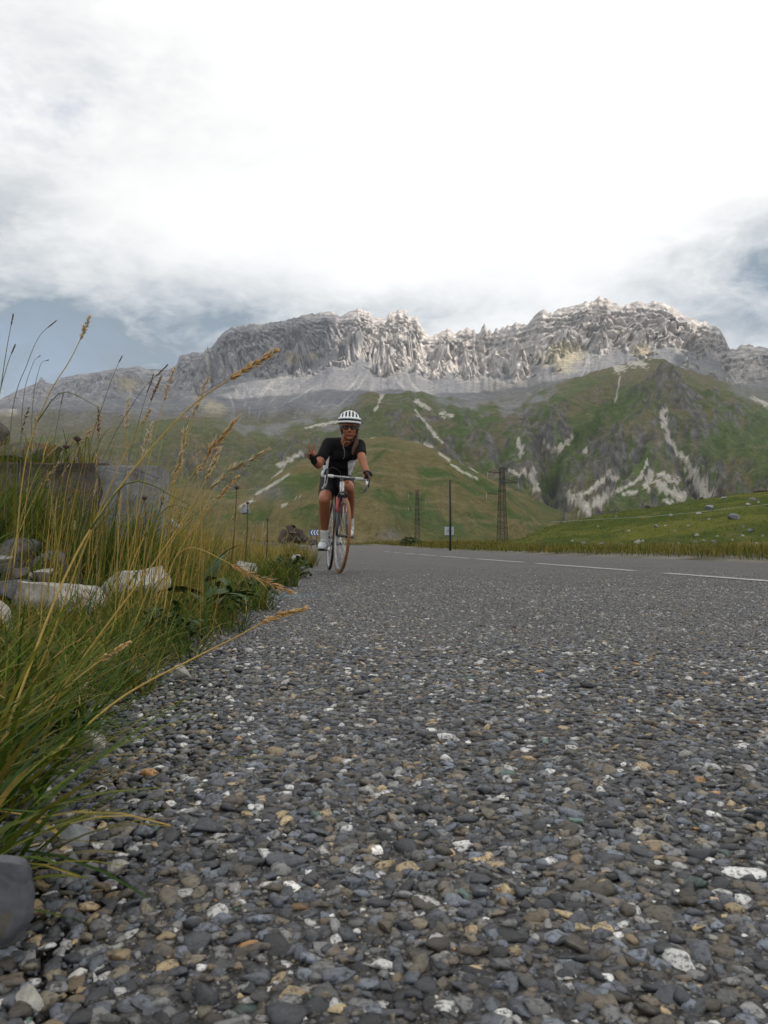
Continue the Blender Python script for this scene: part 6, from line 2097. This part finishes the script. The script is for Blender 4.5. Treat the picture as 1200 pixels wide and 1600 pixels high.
def dome(s, th):
    """point of the shell: s across (-1..1), th from the brow (0) over the top to the back (pi)"""
    k = math.sqrt(max(0, 1 - s * s))
    return (ha * s * (1 - 0.12 * math.sin(th)), -hb * k * math.cos(th), hh * math.sqrt(max(0, 1 - 0.8 * s * s)) * math.sin(th))


for s in (-0.83, -0.5, -0.165, 0.165, 0.5, 0.83):
    V, nseg = [], 26
    w = 0.068
    F = []
    for i in range(nseg):
        th = 0.30 + (math.pi - 0.55) * i / (nseg - 1)
        ww = w * (0.9 + 0.5 * abs(math.cos(th)) ** 3)
        for ds, k in ((-ww, 0.94), (-ww * 0.8, 1.0), (ww * 0.8, 1.0), (ww, 0.94)):
            x, y, z = dome(max(-0.985, min(0.985, s + ds)), th)
            V.append(he(x * k, y * k, z * k)[:])
    for i in range(nseg - 1):
        for j in range(3):
            a_ = i * 4 + j
            F.append((a_, a_ + 1, a_ + 5, a_ + 4))
    link(bpy.data.objects.new('rib', np_mesh('rib', np.array(V), np.array(F), MAT_HELMET)), helmet)


V, F, ns = [], [], 30
for i in range(ns):
    s = -0.88 + 1.76 * i / (ns - 1)
    for th, k in ((1.22, 0.95), (1.26, 1.004), (1.62, 1.004), (1.66, 0.95)):
        x, y, z = dome(s, th)
        V.append(he(x * k, y * k, z * k)[:])
for i in range(ns - 1):
    for j in range(3):
        a_ = i * 4 + j
        F.append((a_, a_ + 4, a_ + 5, a_ + 1))
link(bpy.data.objects.new('crown_bridge', np_mesh('crown_bridge', np.array(V), np.array(F), MAT_HELMET)), helmet)


def band(name, z0, z1, k0, k1, mat):
    n = 60
    V, F = [], []
    for i in range(n):
        a = 2 * math.pi * i / n
        for z, k in ((z0, k0 * 0.93), (z0, k0), (z1, k1), (z1, k1 * 0.93)):
            V.append(he(ha * k * math.sin(a), -hb * k * math.cos(a), hh * z - 0.012 * max(0, math.cos(a)) * 0)[:])
    for i in range(n):
        for j in range(4):
            a_, b_ = i * 4 + j, ((i + 1) % n) * 4 + j
            a2, b2 = i * 4 + (j + 1) % 4, ((i + 1) % n) * 4 + (j + 1) % 4
            F.append((a_, b_, b2, a2))
    return link(bpy.data.objects.new(name, np_mesh(name, np.array(V), np.array(F), mat, False)), helmet)


band('rim', -0.12, 0.03, 1.00, 1.035, MAT_HELMET)
band('brow_band', 0.03, 0.19, 1.005, 0.995, MAT_HELBLK)
band('shell_band', 0.19, 0.36, 1.03, 0.975, MAT_HELMET)
for s in (-1, 1):
    tpart('chin_strap', [he(s * 0.098, -0.01, -0.005), hp(s * 0.082, -0.008, -0.03) - PO, hp(s * 0.066, -0.02, -0.085) - PO, hp(s * 0.02, -0.035, -0.118) - PO], 0.003, MAT_SOLE, parent=helmet, k=6, smooth_n=16)
print('HOOD px', project(*hood), 'PED', [project(*ped[s]) for s in ped], [ped[s].z for s in ped])
# ------------------------------------------------------------------ clouds overhead that shade the valley, and the air
def cloud_mat():
    m = bpy.data.materials.new('cloud_vapour')
    m.use_nodes = True
    m.node_tree.nodes.clear()
    b = NB(m.node_tree)
    out = b.n('ShaderNodeOutputMaterial')
    tc = b.n('ShaderNodeTexCoord')
    n = b.noise(tc.outputs['Object'], 0.0012, 5)
    col = b.mix(n, (0.93, 0.94, 0.95), (0.97, 0.97, 0.97))
    d = b.n('ShaderNodeBsdfDiffuse', ins={'Color': col})
    t = b.n('ShaderNodeBsdfTranslucent', ins={'Color': col})
    mx = b.n('ShaderNodeMixShader', ins={0: 0.80, 1: d.outputs[0], 2: t.outputs[0]})
    m.node_tree.links.new(mx.outputs[0], out.inputs[0])
    return m


MAT_CLOUD = cloud_mat()


def cloud(gx, gy, gz, rx_, ry_, H, seed, label):
    """a flat-based cumulus whose shadow falls round (gx, gy, gz)"""
    k = (H - gz) / SUN_DIR.z
    cx, cy = gx + SUN_DIR.x * k, gy + SUN_DIR.y * k
    nr, na = 26, 96
    r = np.linspace(0.0, 1, nr)[:, None]
    a = np.linspace(0, 2 * np.pi, na, endpoint=False)[None]
    edge = 1 + 0.16 * gn(np.cos(a) * 2.2 + 5, np.sin(a) * 2.2, seed) + 0.10 * gn(np.cos(a) * 6 + 5, np.sin(a) * 6, seed + 1)
    se = (np.abs(np.cos(a)) ** 4 + np.abs(np.sin(a)) ** 4) ** -0.25
    X = cx + rx_ * r * edge * se * np.cos(a)
    Y = cy + ry_ * r * edge * se * np.sin(a)
    body = np.sqrt(np.clip(1 - r ** 3, 0, 1))
    top = H + 90 + body * (420 + 260 * fbm(X / 700, Y / 700, 4, seed + 2))
    bot = H - body * (70 + 60 * fbm(X / 500, Y / 500, 4, seed + 3))
    top[-1] = bot[-1] = H
    v = np.concatenate([np.stack([X, Y, top], -1).reshape(-1, 3), np.stack([X, Y, bot], -1).reshape(-1, 3)])
    f = []
    for base, flip in ((0, 0), (nr * na, 1)):
        i = np.arange(nr * na).reshape(nr, na) + base
        q = np.stack([i[:-1], np.roll(i, -1, 1)[:-1], np.roll(i, -1, 1)[1:], i[1:]], -1).reshape(-1, 4)
        f.append(q[:, ::-1] if flip else q)
    o = link(bpy.data.objects.new('cloud', np_mesh('cloud', v, np.concatenate(f), MAT_CLOUD)))
    tag(o, label, 'cloud', kind='structure')


cloud(200, 1300, 150, 2800, 2650, 4300, 201, 'broad flat cloud above the road and the green slopes')
cloud(-2350, 4500, 900, 1750, 1400, 4300, 211, 'cloud shading the left flank of the massif')
cloud(2750, 4000, 900, 1150, 1000, 4300, 221, 'small cloud shading the right end of the massif')


def haze():
    bm = bmesh.new()
    bmesh.ops.create_cube(bm, size=1.0)
    for v in bm.verts:
        v.co = Vector((v.co.x * 21000, v.co.y * 21000, -48 if v.co.z < 0 else 1800))
    m = bpy.data.materials.new('mountain_air')
    m.use_nodes = True
    m.node_tree.nodes.clear()
    b = NB(m.node_tree)
    out = b.n('ShaderNodeOutputMaterial')
    pv = b.n('ShaderNodeVolumePrincipled', ins={'Color': (0.80, 0.88, 1.0, 1), 'Density': 0.000032, 'Anisotropy': 0.2})
    m.node_tree.links.new(pv.outputs[0], out.inputs['Volume'])
    o = bm_obj('haze', bm, m, smooth=False)
    tag(o, 'thin pale blue mountain air over the whole valley', 'haze', kind='stuff')


haze()
